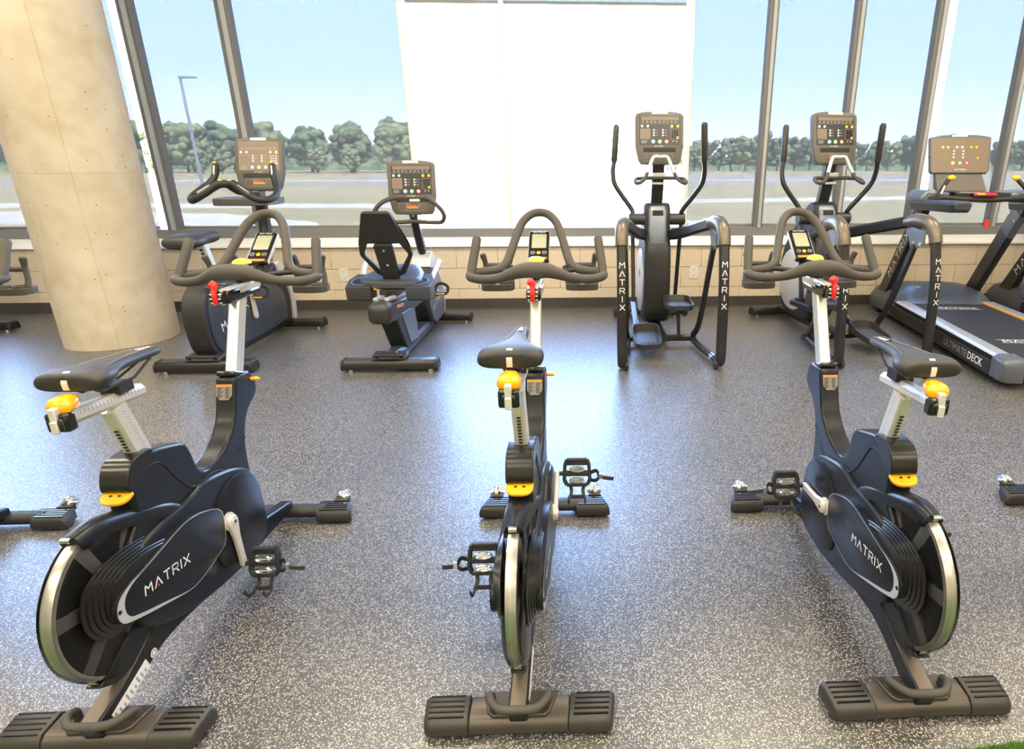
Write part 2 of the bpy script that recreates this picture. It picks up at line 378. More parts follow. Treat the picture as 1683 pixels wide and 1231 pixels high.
# artificial turf at the camera's feet
q = MB(); tp_ = [(-9.1, -5.9), (5.9, -5.9), (5.9, 1.30), (1.6, 1.112), (.87, 1.056), (0, 1.03), (-9.1, 1.0)]
q.loft([[(x, y, .0005) for x, y in tp_], [(x, y, .008) for x, y in tp_]]); struct(q.build('floor_turf', 'turf'))
q = MB()
for k in range(9000):
    x = random.uniform(.55, 1.55); y = 1.056 + .0767 * (x - .87) - abs(random.gauss(0, .06)) + random.uniform(-.004, .006); h = random.uniform(.008, .017); a = random.uniform(0, 6.28)
    dx, dy = math.cos(a) * .0012, math.sin(a) * .0012; lx, ly = random.gauss(0, .006), random.gauss(0, .006)
    q.add([(x - dx, y - dy, .006), (x + dx, y + dy, .006), (x + lx, y + ly, .006 + h)], [(0, 1, 2)])
tag(q.build('turf_pile', 'turf_blade', weld=False), 'green artificial turf pile at the edge of the rubber floor', 'turf', kind='stuff')

# ================================================================== outdoors
GZ = -.18
q = MB(); q.box((0, 206.4, GZ - .1), (900, 400, .2)); tag(struct(q.build('ground_outside', 'lawn')))
def slab(name, pts, m_, z=.02):
    q = MB(); q.loft([[(x, y, GZ - .05) for x, y in pts], [(x, y, GZ + z) for x, y in pts]]); return struct(q.build(name, m_))
slab('walkway_outside', [(-60, 27), (-8, 24.5), (20, 30), (60, 41), (60, 43.5), (20, 33), (-8, 27), (-60, 30)], 'paving')
slab('walkway_curve', [(-9, 13), (-5, 13), (-7.5, 18), (-12, 21.5), (-24, 23.5), (-24, 19.5), (-14, 17.5)], 'paving', .03)
slab('walkway_right', [(2, 11), (6.2, 11), (4.6, 14.5), (3.2, 18), (1.6, 26), (-.2, 25.8), (1.2, 17)], 'paving', .04)
slab('road_outside', [(-200, 52), (200, 52), (200, 66), (-200, 66)], 'asphalt', .01)
slab('lot_outside', [(-30, 72), (200, 72), (200, 112), (-30, 112)], 'asphalt', .012)
slab('lot_kerb', [(-200, 68), (200, 68), (200, 70.5), (-200, 70.5)], 'paving', .05)
def crown(seed, m_):
    rnd = random.Random(seed); q = MB()
    for k in range(46):
        a = rnd.uniform(0, 6.28); z = rnd.uniform(2.2, 9.0); R_ = 3.6 * math.sin(math.pi * min(1, (z - .8) / 9.6)) ** .7; rr = R_ * math.sqrt(rnd.uniform(.1, 1)); s = rnd.uniform(.7, 1.35)
        q.ell((rr * math.cos(a), rr * math.sin(a), z), (s, s, s * .8), 8, 6)
    me = q.mesh('crown', m_, 80)
    for v in me.vertices: v.co += Vector((rnd.gauss(0, .12), rnd.gauss(0, .12), rnd.gauss(0, .12)))
    return me
CR = [crown(k, 'leaves' if k % 3 else 'leaves_light') for k in range(5)]
q = MB(); q.cyl((0, 0, 0), (0, 0, 4.5), .28, .16, 8); TR = q.mesh('trunk', 'bark')
def tree(x, y, s, k, label, group):
    o = empty('tree', (x, y, GZ), random.uniform(0, 360)); o.scale = (s, s, s); tag(o, label, 'tree', group)
    for nm, me in (('crown', CR[k % 5]), ('trunk', TR)):
        c = bpy.data.objects.new(nm, me); COL.objects.link(c); c.parent = o
nt_ = 0
for row, (y0, x0, x1) in enumerate(((146, -150, -38), (157, -155, -41), (168, -160, -44))):
    x = x0
    while x < x1:
        s = (.98, 1.08, 1.22)[row] + .10 * math.sin(x * .11) + random.uniform(-.07, .07); nt_ += 1
        tree(x, y0 + random.uniform(-1, 1), s, nt_, 'leafy green tree in the far woods seen through the left shade', 'woods seen through the left shade'); x += 9.4 * s
for row, (y0, x0, x1) in enumerate(((186, 26, 190), (197, 30, 190))):
    x = x0
    while x < x1:
        s = (.92, 1.0)[row] + .10 * math.sin(x * .13) + random.uniform(-.07, .07); nt_ += 1
        tree(x, y0 + random.uniform(-1, 1), s, nt_, 'leafy green tree in the far woods seen through the right shades', 'woods seen through the right shades'); x += 9.4 * s
for i in range(8):
    tree(-92 + i * 6.6 + random.uniform(-1, 1), 126 + random.uniform(-4, 4), random.uniform(.35, .5), (0, 3)[i % 2], 'small pale tree in front of the woods behind the left shade', 'small trees behind the left shade')
for hp in ([(-300, 0), (-260, 7), (-150, 8), (-110, 9), (-80, 8.5), (-58, 7), (-46, 0)], [(38, 0), (48, 4), (80, 5), (140, 5), (220, 5), (300, 0)]):
    n_ = len(hp); q = MB()
    q.loft([[(x, 215 + dy, GZ - .1) for x, z in hp] + [(x, 222 + dy * .9, GZ + z * zs + .02) for x, z in hp[::-1]] for dy, zs in ((0, 1), (60, 1.1))])
    struct(q.build('hills', 'leaves'))
lp = empty('street_lamp', (-30.1, 52, GZ)); tag(lp, 'tall grey street lamp beyond the shaded left window', 'street lamp')
q = MB(); q.cyl((0, 0, 0), (0, 0, 7.85), .13, .09, 10); q.build('pole', 'pole_grey', lp)
q = MB(); q.box((.55, 0, 7.87), (1.3, .25, .14)); q.build('lamp_head', 'pole_grey', lp, bevel=.03)
# ================================================================== spin bikes  (y given as world Y, origin at Y0)
Y0 = 1.70
def B(): return MB((0, -Y0, 0))
def P(x, y, z): return (x, y, z)
HALF_SHELL = [(1.985, .690), (1.962, .625), (1.930, .555), (1.870, .503), (1.800, .476), (1.742, .472), (1.708, .500), (1.694, .555), (1.680, .590), (1.655, .606)]

def spin_bike(cx, label, crank, sdz=0., rz=0):
    o = empty('spin_bike', (cx, Y0, 0), rz); tag(o, label, 'exercise bike', 'indoor cycling bikes in the front row')
    # ---- rear stabiliser
    def stab(yc, half, dy, z0, z1, name):
        h = dy / 2
        sec = [(yc - h, z0), (yc - h, z0 + .016), (yc - h + .006, z1 - .012), (yc - h + .022, z1 - .002), (yc + h - .012, z1), (yc + h, z1 - .012), (yc + h, z0)]
        q = B(); q.prism(sec, -half, half); return q.build(name, 'base_metal', o, bevel=.004), sec
    rb, sec = stab(1.200, .128, .092, .008, .050, 'rear_base')
    def cap(parent, s, yc, x0, x1, dy, z1, skew, grooves=5, mt='base_cap'):
        h = dy / 2; sec = [(yc - h, .008), (yc - h - .001, .024), (yc - h + .005, z1 - .012), (yc - h + .020, z1 - .002), (yc + h - .012, z1), (yc + h + .001, z1 - .012), (yc + h + .001, .008)]
        cy = yc; e = [(x0, 1, 1), (x1 - .018, 1, 1), (x1 - .006, .95, .92), (x1, .84, .72)]
        q = B(); q.loft([[(s * (x + skew * (p[0] - (yc - h)) * (1 if x > x0 else .55)), cy + (p[0] - cy) * a, .010 + (p[1] - .010) * b_) for p in sec] for x, a, b_ in e])
        c = q.build('end_cap', mt, parent, bevel=.003)
        for k in range(grooves):
            q = B(); y = yc - h + .020 + k * (dy - .034) / (grooves - 1); xm = (x0 + x1) / 2 + skew * (y - yc + h) * .8
            q.prismf(rrect((x1 - x0) * .80, .0042, .002, 2), (s * (xm), y, z1), (1, 0, 0), (0, 1, 0), (0, 0, 1), -.004, .0012)
            q.build('tread_rib', 'gloss_black', parent)
        q = B(); q.cyl((s * (x1 - .045), yc, 0), (s * (x1 - .045), yc, .014), .016, .013, 12); q.build('levelling_foot', 'matte_black', parent)
    for s in (-1, 1): cap(rb, s, 1.200, .126, .238, .097, .053, .10)
    pl = [(-.098, 1.246), (-.080, 1.180), (-.066, 1.168), (.066, 1.168), (.080, 1.180), (.098, 1.246)]
    q = B(); q.loft([[(x, y, .046) for x, y in pl], [(x, y, .056) for x, y in pl]]); q.build('base_plate', 'base_metal', rb, bevel=.003)
    hp_ = cr([(-.073, 1.215, .050), (-.073, 1.212, .076), (-.070, 1.188, .086), (-.045, 1.160, .087), (0, 1.156, .087), (.045, 1.160, .087), (.070, 1.188, .086), (.073, 1.212, .076), (.073, 1.215, .050)], 5)
    q = B(); q.tube(hp_, .0105, 10); q.build('lift_handle', 'grip', rb, smooth=60)
    # ---- front stabiliser
    q = B(); q.tube([(-.155, 2.205, .036), (.155, 2.205, .036)], .036, 14, flat=.66); fb = q.build('front_base', 'matte_black', o, smooth=50)
    for s in (-1, 1):
        cap(fb, s, 2.203, .13, .268, .098, .056, -.30, 5, 'matte_black')
        q = B(); q.lathe([(.010, -.016), (.024, -.016), (.028, -.008), (.028, .008), (.024, .016), (.010, .016)], (s * .205, 2.272, .060), (1, 0, 0), 18)
        q.mi(1).cyl((s * .205 - .03, 2.272, .06), (s * .205 + .03, 2.272, .06), .008, n=10); q.mi(2).box((s * .205, 2.248, .05), (.052, .03, .024)); q.build('transport_wheel', ['chrome', 'chrome', 'matte_black'], fb)
    # ---- frame beam from the rear foot over the floor to the front foot
    bt = cr([(1.150, .086), (1.25, .110), (1.345, .150), (1.46, .215), (1.62, .26), (1.80, .25), (1.93, .150), (2.06, .115), (2.21, .082)], 5)
    bb = cr([(2.21, .045), (2.05, .052), (1.86, .058), (1.70, .072), (1.55, .094), (1.42, .100), (1.32, .075), (1.24, .045), (1.165, .035)], 5)
    q = B(); q.prism([tuple(p) for p in bt] + [tuple(p) for p in bb], -.024, .024); fr = q.build('frame', ['body_black'], o, bevel=.006)
    tp = cr([(1.150, .088), (1.25, .112), (1.345, .152), (1.40, .182)], 4)
    q = B(); q.loft([[(-.019, p[0], p[1] + .0015), (.019, p[0], p[1] + .0015), (.019, p[0], p[1] - .006), (-.019, p[0], p[1] - .006)] for p in tp]); q.build('beam_strip', 'warm_metal', fr)
    for s in (1,):
        q = B(); u = Vector((0, .155, .046)).normalized(); v_ = Vector((0, -u.z, u.y)); c0 = Vector((s * .0245, 1.30, .087))
        q.prismf([(-.10, -.016), (.045, -.016), (.045, .016), (-.10, .016)], c0, u, v_, (1, 0, 0), 0, .001)
        q.mi(1)
        for k in range(9): q.prismf([(-.095 + .015 * k, -.012), (-.089 + .015 * k, -.012), (-.089 + .015 * k, .011 - (k % 3) * .006), (-.095 + .015 * k, .011 - (k % 3) * .006)], c0, u, v_, (1, 0, 0), .001, .0013)
        q.mi(0).lathe([(0, .001), (.013, .001)], c0 + u * .072, (1, 0, 0), 16); q.mi(1).lathe([(.006, .0014), (.010, .0014)], c0 + u * .072, (1, 0, 0), 16)
        q.build('rating_label', ['white_print', 'grey_print'], fr)
    # ---- main shell: neck, dip, seat housing, body
    front = cr([(2.072, .690), (2.104, .645), (2.094, .596), (2.012, .543), (1.972, .458), (1.964, .345), (1.972, .225), (1.945, .118)], 5)
    bot = [(1.86, .085), (1.70, .10), (1.55, .125), (1.42, .165), (1.36, .23)]
    rear = cr([(1.33, .33), (1.38, .43), (1.43, .485), (1.437, .535), (1.441, .595), (1.468, .632), (1.545, .636), (1.655, .606)], 5)
    top = cr(HALF_SHELL[::-1], 5)
    poly = [tuple(p) for p in rear] + [tuple(p) for p in top[1:]] + [tuple(p) for p in front] + bot
    q = B(); q.prism(poly, -.034, .034); sh = q.build('frame_shell', 'body_black', o, bevel=.010, seg=3)
    # wider lower body with the drive covers
    low = cr([(1.955, .12), (1.972, .22), (1.962, .32), (1.925, .378), (1.86, .415), (1.775, .440), (1.70, .452), (1.62, .440), (1.52, .440), (1.42, .43), (1.34, .40), (1.33, .30), (1.345, .215), (1.45, .150), (1.60, .105), (1.78, .078), (1.90, .085)], 3, True)
    q = B(); q.prism([tuple(p) for p in low], -.050, .050); q.build('lower_shell', 'body_black', o, bevel=.012, seg=3)
    # fairing running back over the flywheel
    ridge = cr([(1.62, .420), (1.56, .470), (1.48, .505), (1.40, .530), (1.33, .548), (1.268, .545)], 4)
    q = B(); L_ = []
    for k, p in enumerate(ridge):
        t_ = k / (len(ridge) - 1); w_ = lerp(.048, .024, t_); dn = lerp(.06, .040, t_)
        L_.append([(-w_, p[0] + .01, p[1] - dn), (-w_, p[0], p[1] - .018), (-w_ * .7, p[0], p[1] - .004), (-w_ * .25, p[0], p[1] + .002), (w_ * .25, p[0], p[1] + .002), (w_ * .7, p[0], p[1] - .004), (w_, p[0], p[1] - .018), (w_, p[0] + .01, p[1] - dn)])
    q.loft(L_); q.build('rear_fairing', 'body_black', o, smooth=60)
    # ---- flywheel with clear guard
    FC = (0, 1.345, .330)
    q = B(); q.prism([(1.200, .158), (1.245, .178), (1.345, .226), (1.45, .25), (1.50, .17), (1.40, .135), (1.30, .125), (1.235, .135)], -.020, .020); q.build('lower_fin', 'body_black', o, bevel=.005)
    q = B(); q.lathe([(.196, -.0145), (.206, -.013), (.2075, 0), (.206, .013), (.196, .0145)], FC, (1, 0, 0), 72); fw = q.build('flywheel', 'steel_rim', o, smooth=60)
    q = B(); q.lathe([(.0, -.008), (.15, -.008), (.165, -.0142), (.197, -.0142), (.197, .0142), (.165, .0142), (.15, .008), (0, .008)], FC, (1, 0, 0), 48); q.build('flywheel_disc', 'flywheel_core', fw)
    for k in range(7):
        q = B(); a = R(51.43 * k + 165); u = Vector((0, math.cos(a), math.sin(a))); v_ = Vector((0, -u.z, u.y))
        q.prismf([(.04, -.012), (.195, -.019), (.195, .019), (.04, .012)], FC, u, v_, (1, 0, 0), -.0150, .0150)
        q.build('flywheel_spoke', 'flywheel_spoke', fw)
    q = B()
    for s in (-1, 1): q.lathe([(.10, s * .030), (.180, s * .028), (.202, s * .024), (.2115, s * .015), (.213, s * .001)], FC, (1, 0, 0), 56, 15, 158)
    q.build('clear_guard', 'smoke_clear', o, smooth=60)
    for y, z in ((1.266, .541), (1.215, .170)):
        q = B(); q.cyl((-.010, y - .004, z), (.010, y - .004, z), .007, n=10); q.build('guard_bolt', 'chrome', o, smooth=50)
    # ---- ribbed belt housings and logo panels on each side
    ring = [(1.53, .405), (1.45, .432), (1.36, .448), (1.28, .445), (1.222, .418), (1.200, .365), (1.203, .315), (1.235, .272), (1.30, .248), (1.376, .228), (1.45, .20), (1.53, .18), (1.62, .20), (1.62, .36)]
    pan = [(1.715, .338), (1.64, .385), (1.552, .404), (1.46, .395), (1.373, .382), (1.312, .376), (1.268, .360), (1.252, .328), (1.262, .298), (1.296, .279), (1.376, .248), (1.487, .210), (1.535, .202), (1.60, .208), (1.66, .222), (1.70, .240)]
    ringS = [Vector(p) for p in cr(ring, 4, True)]; panS = [Vector(p) for p in cr(pan, 4, True)]
    rc = Vector((1.42, .325)); pc = Vector((1.47, .305))
    for s in (-1, 1):
        q = B(); loops = []
        for k in range(6):
            f0 = 1 - .055 * k; x = .030 + .0048 * k
            loops.append([(s * x, *(rc + (p - rc) * f0)) for p in ringS]); loops.append([(s * (x + .0032), *(rc + (p - rc) * f0)) for p in ringS])
            loops.append([(s * (x + .0048), *(rc + (p - rc) * (f0 - .018))) for p in ringS])
        q.loft(loops); bh = q.build('belt_housing', 'rib_black', o, smooth=25)
        q = B(); q.loft([[(s * .045, *p) for p in panS], [(s * .0645, *p) for p in panS], [(s * .066, *(pc + (p - pc) * .985)) for p in panS]]); pn_ = q.build('drive_cover', 'body_black', o, smooth=30)
        # front cover blending to the crank
        fc = cr([(1.955, .13), (1.962, .24), (1.945, .33), (1.89, .385), (1.81, .400), (1.73, .37), (1.68, .30), (1.66, .22), (1.70, .135), (1.82, .095), (1.90, .10)], 4, True)
        q = B(); cc = Vector((1.81, .24)); q.loft([[(s * .040, *p) for p in fc], [(s * .055, *p) for p in fc], [(s * .060, *(cc + (Vector(p) - cc) * .94)) for p in fc]]); q.build('crank_cover', 'body_black', o, smooth=40)
        # silver trim line: thick at the rear, thin forward
        N = len(panS); q = B(); out = []; inn = []
        for k in range(N + 1):
            p = panS[k % N]; lo_ = p.y < .335; t_ = max(0, 1 - abs(p.x - 1.252) / (.26 if lo_ else .12)); wd = .0024 + .024 * t_ ** 1.6
            d_ = (pc - p).normalized(); out.append((s * .0668, *(p + d_ * .0015))); inn.append((s * .0668, *(p + d_ * (.0015 + wd))))
        vs_ = out + inn; f_ = [(k, k + 1, N + 1 + k + 1, N + 1 + k) for k in range(N)]
        q.add(vs_, f_); q.build('trim_line', 'trim_silver', pn_)
        q = B(); q.cyl((s * .066, 1.262, .332), (s * .0685, 1.262, .332), .0055, n=10); q.build('cover_screw', 'dark_print', pn_)
        q = B()
        if s > 0: logo(q, (.0668, 1.440, .312), (0, .212, -.032), (0, .032, .212), .026, .42, .17, .0006, red=1)
        else: logo(q, (-.0668, 1.437, .319), (0, -.19, .024), (0, .024, .19), .026, .42, .17, .0006, red=1)
        q.build('logo_lettering', ['white_print', 'red_print'], pn_)
        q = B(); c0 = Vector((s * .0348, 1.905, .437))
        if s > 0: logo(q, c0, (0, .14, .105), (0, -.105, .14), .021, .5, .14, .0004)
        else: logo(q, c0, (0, -.14, -.105), (0, -.105, .14), .021, .5, .14, .0004)
        q.build('neck_lettering', 'dark_print', sh)
    # seam around the dip
    for s in (-1, 1):
        q = B(); q.tube([(s * .0345, *p) for p in cr([(1.50, .60), (1.56, .590), (1.612, .507), (1.669, .452), (1.765, .450), (1.86, .405), (1.947, .356)], 4)], .0022, 6)
        q.build('panel_seam', 'dark_print', sh)
    # warning sticker on the neck
    u = Vector((0, -.026, -.066)).normalized(); nrm = Vector((0, u.z, -u.y)) * 1
    if nrm.y > 0: nrm = -nrm
    c0 = Vector((0, 1.977, .668)) + nrm * .003
    q = B(); q.prismf([(-.026, 0), (.026, 0), (.026, .036), (.015, .052), (-.015, .052), (-.026, .036)], c0, (1, 0, 0), u, nrm, 0, .001)
    q.mi(1).prismf([(-.026, -.001), (.026, -.001), (.026, .006), (-.026, .006)], c0, (1, 0, 0), u, nrm, .001, .0015)
    q.mi(2)
    for k in range(9):
        q.prismf([(-.022, .010 + k * .0042), (-.004 - (k % 3) * .004, .010 + k * .0042), (-.004 - (k % 3) * .004, .0122 + k * .0042), (-.022, .0122 + k * .0042)], c0, (1, 0, 0), u, nrm, .001, .0014)
        q.prismf([(.004, .010 + k * .0042), (.020 - (k % 2) * .005, .010 + k * .0042), (.020 - (k % 2) * .005, .0122 + k * .0042), (.004, .0122 + k * .0042)], c0, (1, 0, 0), u, nrm, .001, .0014)
    q.build('warning_label', ['warn', 'orange_print', 'dark_print'], sh)
    q = B(); q.box((0, 2.03, .69), (.062, .085, .018), rx=-18); q.build('neck_collar', 'gloss_black', o, bevel=.006)
    q = B(); q.loft([[(.034 + a, 2.075 + c_, .655 + e_) for c_, e_ in ngon(0, 0, r_, 10)] for a, r_ in ((0, .006), (.022, .008), (.030, .004))]); q.build('height_lever', 'orange', o, smooth=60)
    # ---- seat housing cap, pop lever
    hc = cr([(1.436, .566), (1.434, .600), (1.462, .640), (1.520, .646), (1.545, .640), (1.525, .61), (1.495, .585)], 4, True)
    q = B(); q.prism([tuple(p) for p in hc], -.037, .037); q.build('seat_post_collar', 'rib_black', o, bevel=.007, seg=3)
    pl = cr([(-.036, 0), (-.034, -.020), (-.018, -.034), (.018, -.034), (.034, -.020), (.036, 0), (.030, .008), (-.030, .008)], 3, True)
    q = B(); q.prismf([tuple(p) for p in pl], (0, 1.437, .560), (1, 0, 0), (0, .9, .35), (0, -.35, .9), -.005, .006); lv = q.build('height_lever', 'orange', o, bevel=.003)
    q = B()
    for x in (-.010, .012): q.box((x, 1.425, .5645), (.007, .004, .002), rx=20)
    q.build('lever_mark', 'dark_print', lv)
    # ---- seat post, slider, saddle (height differs per bike)
    up_ = Vector((0, -.052, .172)).normalized(); pb = Vector((0, 1.552, .600)); pt = Vector((0, 1.500, .782)) + up_ * sdz
    q = B(); sd = Vector((1, 0, 0)); fw_ = up_.cross(sd)
    sec = [(-.018, -.020), (-.012, -.029), (.012, -.029), (.018, -.020), (.018, .024), (.012, .028), (-.012, .028), (-.018, .024)]
    q.loft([[p + sd * a - fw_ * b_ for a, b_ in sec] for p in (pb, pt)]); sp_ = q.build('seat_post', 'silver', o, smooth=25)
    q = B(); Lp = (pt - pb).length
    for k in range(int(8 + sdz * 60)):
        c0 = pb + up_ * (.045 + .011 * k); q.prismf(rrect(.011, .0055, .002, 2), c0 + fw_ * 0, sd, up_, Vector((0, -1, 0)), .0285, .0305)
    q.build('adjust_slot', 'matte_black', sp_)['kind'] = 'stuff'
    q = B()
    for s in (-1, 1):
        for k in range(14): q.box(Vector((s * .0181, 0, 0)) + pb + up_ * (.05 + .0095 * k) + Vector((0, .006, 0)), (.0006, .012 if k % 2 else .008, .0012), rx=-17)
    q.build('scale_mark', 'grey_print', sp_)['kind'] = 'stuff'
    sz = sdz * up_.z; sy = sdz * up_.y
    S = lambda y, z: (y + sy, z + sz)
    r0 = Vector((0, *S(1.350, .812))); r1 = Vector((0, *S(1.600, .792)))
    q = B(); q.bar([r0, r1], .040, .036, ch=.3); sl = q.build('seat_slider', 'silver', o, smooth=25)
    q = B(); dv = (r1 - r0).normalized()
    for s in (-1, 1):
        for k in range(17): q.box(r0 + dv * (.03 + .012 * k) + Vector((s * .0201, 0, .008)), (.0006, .0015, .009))
    q.build('scale_mark', 'grey_print', sl)['kind'] = 'stuff'
    q = B(); q.box(r0 + Vector((0, -.004, -.004)), (.050, .030, .046)); q.box(r0 + Vector((0, -.018, -.008)), (.034, .012, .034)); cl = q.build('slider_clamp', 'gloss_black', o, bevel=.007)
    q = B(); q.box(r0 + Vector((0, -.016, .010)), (.016, .018, .046)); q.box(r0 + Vector((0, -.026, -.012)), (.016, .006, .030)); q.build('clamp_strap', 'crank_silver', cl, bevel=.002)
    q = B(); c0 = r0 + Vector((0, .014, .034)); loops = []
    base = cr([(-.029, -.010), (-.023, -.020), (0, -.025), (.023, -.020), (.029, -.010), (.025, .015), (.012, .032), (-.012, .032), (-.025, .015)], 3, True)
    for z, f0 in ((-.014, .90), (-.006, 1.0), (.004, .96), (.012, .78), (.016, .5), (.0175, .15)): loops.append([c0 + Vector((p.x * f0, p.y * f0, z + .10 * p.y * f0)) for p in base])
    q.loft(loops); q.build('slider_knob', 'orange', o, smooth=70)
    # saddle
    secs = [(1.383, .066, .872, .902), (1.387, .077, .864, .910), (1.405, .082, .860, .917), (1.435, .080, .862, .919), (1.465, .066, .866, .917), (1.495, .048, .868, .914), (1.535, .031, .868, .908), (1.59, .023, .866, .902), (1.65, .0205, .864, .897), (1.695, .019, .862, .892), (1.708, .013, .866, .886)]
    q = B(); loops = []
    for y, hw, zb, zt in secs:
        Y, dz = S(y, 0); h = zt - zb; lp_ = []
        for k in range(16):
            a = 2 * math.pi * k / 16; ca, sa = math.cos(a), math.sin(a)
            ex = .55 if y < 1.45 else .7; X = hw * math.copysign(abs(ca) ** ex, ca); Z = (zb + zt) / 2 + h / 2 * math.copysign(abs(sa) ** (.6 if y < 1.45 else .75), sa)
            if sa > 0: Z -= h * (.10 if y < 1.46 else .26) * (abs(X) / hw) ** 2; Z -= .006 * (1 - abs(X) / hw) * (1 if 1.40 < y < 1.66 else 0)
            lp_.append((X, Y, Z + dz))
        loops.append(lp_)
    q.loft(loops); sa_ = q.build('saddle', 'saddle', o, smooth=80, sub=1)
    Y, dz = S(1.384, 0); q = B(); q.loft([[(x, Y + dy_, z + dz) for x in (-.007, .007)] + [(x, Y + dy_ + .004, z + dz) for x in (.007, -.007)] for dy_, z in ((.008, .866), (-.001, .871), (-.003, .888), (.002, .902), (.014, .9125))]); q.build('saddle_band', 'saddle_mark', sa_)
    q = B()
    for s in (-1, 1): q.tube([(s * x, S(y, 0)[0], z + dz) for x, y, z in ((.050, 1.43, .906), (.034, 1.49, .9045), (.021, 1.55, .9025), (.0165, 1.62, .898), (.013, 1.68, .893))], .0007, 5)
    q.build('saddle_piping', 'grey_print', sa_)
    q = B()
    for k in range(4): q.box((0, *S(1.635 + .013 * k, .8955 - .0013 * k)), (.014 - .002 * k, .005, .002), rx=-5)
    q.build('saddle_print', 'white_print', sa_)
    q = B()
    for s in (-1, 1): q.tube([(s * .024, *S(1.42, .862)), (s * .022, *S(1.45, .842)), (s * .020, *S(1.57, .838)), (s * .010, *S(1.66, .866))], .0035, 6)
    q.box((0, *S(1.53, .826)), (.05, .05, .026)); q.build('saddle_rail', 'matte_black', o)
    # ---- handlebar post, stem
    u_ = Vector((0, .125, .265)).normalized(); pb = Vector((0, 2.025, .640)); pt = Vector((0, 2.164, .935)); f_ = u_.cross(sd)
    q = B(); q.loft([[p + sd * a - f_ * b_ for a, b_ in sec] for p in (pb, pt)]); hp2 = q.build('handlebar_post', 'silver', o, smooth=25)
    q = B()
    for s in (-1, 1):
        for k in range(22): q.box(Vector((s * .0181, .004, 0)) + pb + u_ * (.05 + .011 * k), (.0006, .012 if k % 2 else .008, .0012), rx=25)
    q.build('scale_mark', 'grey_print', hp2)['kind'] = 'stuff'
    q = B(); q.bar([(0, 2.075, .955), (0, 2.29, .958)], .038, .038, ch=.2); st = q.build('stem', 'silver', o, smooth=25)
    q = B(); q.box((0, 2.10, .948), (.050, .085, .042)); q.box((0, 2.20, .938), (.046, .15, .022)); q.build('stem_clamp', 'gloss_black', o, bevel=.006)
    q = B(); q.lathe([(0, -.020), (.022, -.020), (.024, -.014), (.024, .014), (.022, .020), (0, .020)], (0, 2.050, .952), (1, 0, 0), 20)
    q.mi(1)
    for k in range(10):
        a = R(36 * k)
        for s in (-1, 1): q.box((s * .0135, 2.050 + math.cos(a) * .0235, .952 + math.sin(a) * .0235), (.0075, .004, .004), rx=36 * k)
    rl = q.build('brake_roller', ['gloss_black', 'white_print'], o)
    q = B(); q.tube(cr([(0, 2.030, .935), (0, 2.024, .958), (0, 2.030, .980), (-.002, 2.036, .994), (-.012, 2.034, 1.004)], 4), [.008] * 9 + [.010, .0115, .013, .013, .0135, .0135, .013, .010][:8], 10); q.build('red_lever', 'red', o, smooth=70)
    # ---- handlebar
    hb = [(0, 2.152, 1.020, .0285), (.045, 2.153, 1.017, .0265), (.085, 2.160, 1.004, .021), (.130, 2.172, .988, .0170), (.19, 2.190, .980, .0165), (.233, 2.213, .982, .0165), (.247, 2.246, .986, .0165), (.234, 2.276, .990, .0165), (.197, 2.292, .992, .0165), (.152, 2.300, .998, .0165), (.124, 2.314, 1.016, .0165), (.108, 2.347, 1.050, .0165), (.090, 2.394, 1.104, .0165), (.068, 2.440, 1.156, .0165), (.036, 2.470, 1.186, .0165), (0, 2.478, 1.194, .0165)]
    full = hb + [(-x, y, z, r_) for x, y, z, r_ in hb[-2:0:-1]]
    S4 = cr([Vector((x, y, z)) for x, y, z, r_ in full], 4, True); rad = [v[0] for v in cr([Vector((r_, 0, 0)) for *_, r_ in full], 4, True)]
    q = B(); q.tube(S4, rad, 12, closed=True); hbo = q.build('handlebar', 'grip', o, smooth=80)
    for s in (-1, 1):
        q = B(); q.tube([(s * .245, 2.246, .985), (s * .243, 2.262, 1.005), (s * .238, 2.288, 1.042), (s * .232, 2.312, 1.080), (s * .2285, 2.331, 1.108), (s * .2280, 2.334, 1.112), (s * .2280, 2.334, 1.112)], [.014, .0165, .0165, .0165, .0165, .0145, .004], 14); q.build('bar_horn', 'grip', hbo, smooth=50)
    q = B()
    for s in (-1, 1): q.tube(cr([(0, 2.19, .985), (s * .03, 2.25, .985), (s * .085, 2.285, .992), (s * .15, 2.298, .997)], 4), .010, 8)
    q.build('bar_bracket', 'matte_black', hbo, smooth=60)
    q = B(); loops = []
    for z, f0 in ((-.004, .8), (0, 1.), (.008, .92), (.014, .65), (.017, .25)): loops.append([(c_ * f0, 2.228 + e_ * f0, 1.040 + z) for c_, e_ in ngon(0, 0, .031, 20)])
    q.loft(loops); q.build('stem_knob', 'yellow', o, smooth=70)
    # console
    co = Vector((0, 2.382, 1.078)); cu = Vector((1, 0, 0)); cv = Vector((0, .125, .098)).normalized(); cn = Vector((0, -cv.z, cv.y))
    q = B(); q.prismf(rrect(.078, .158, .010), co, cu, cv, cn, -.022, 0); cs = q.build('console', 'gloss_black', o, bevel=.004)
    for s in (-1, 1):
        q = B(); q.prismf([(s * .0392, -.074), (s * .041, -.074), (s * .041, .074), (s * .0392, .074)], co, cu, cv, cn, -.018, -.004)
        q.build('console_edge', 'trim_silver', cs)
    q = B(); q.prismf(rrect(.056, .074, .003), co + cv * .022, cu, cv, cn, 0, .0012); q.build('console_screen', 'lcd', cs)
    q = B(); logo(q, co + cv * .069, cu, cv, .006, .5, .2, .0012); q.build('console_lettering', 'white_print', cs)
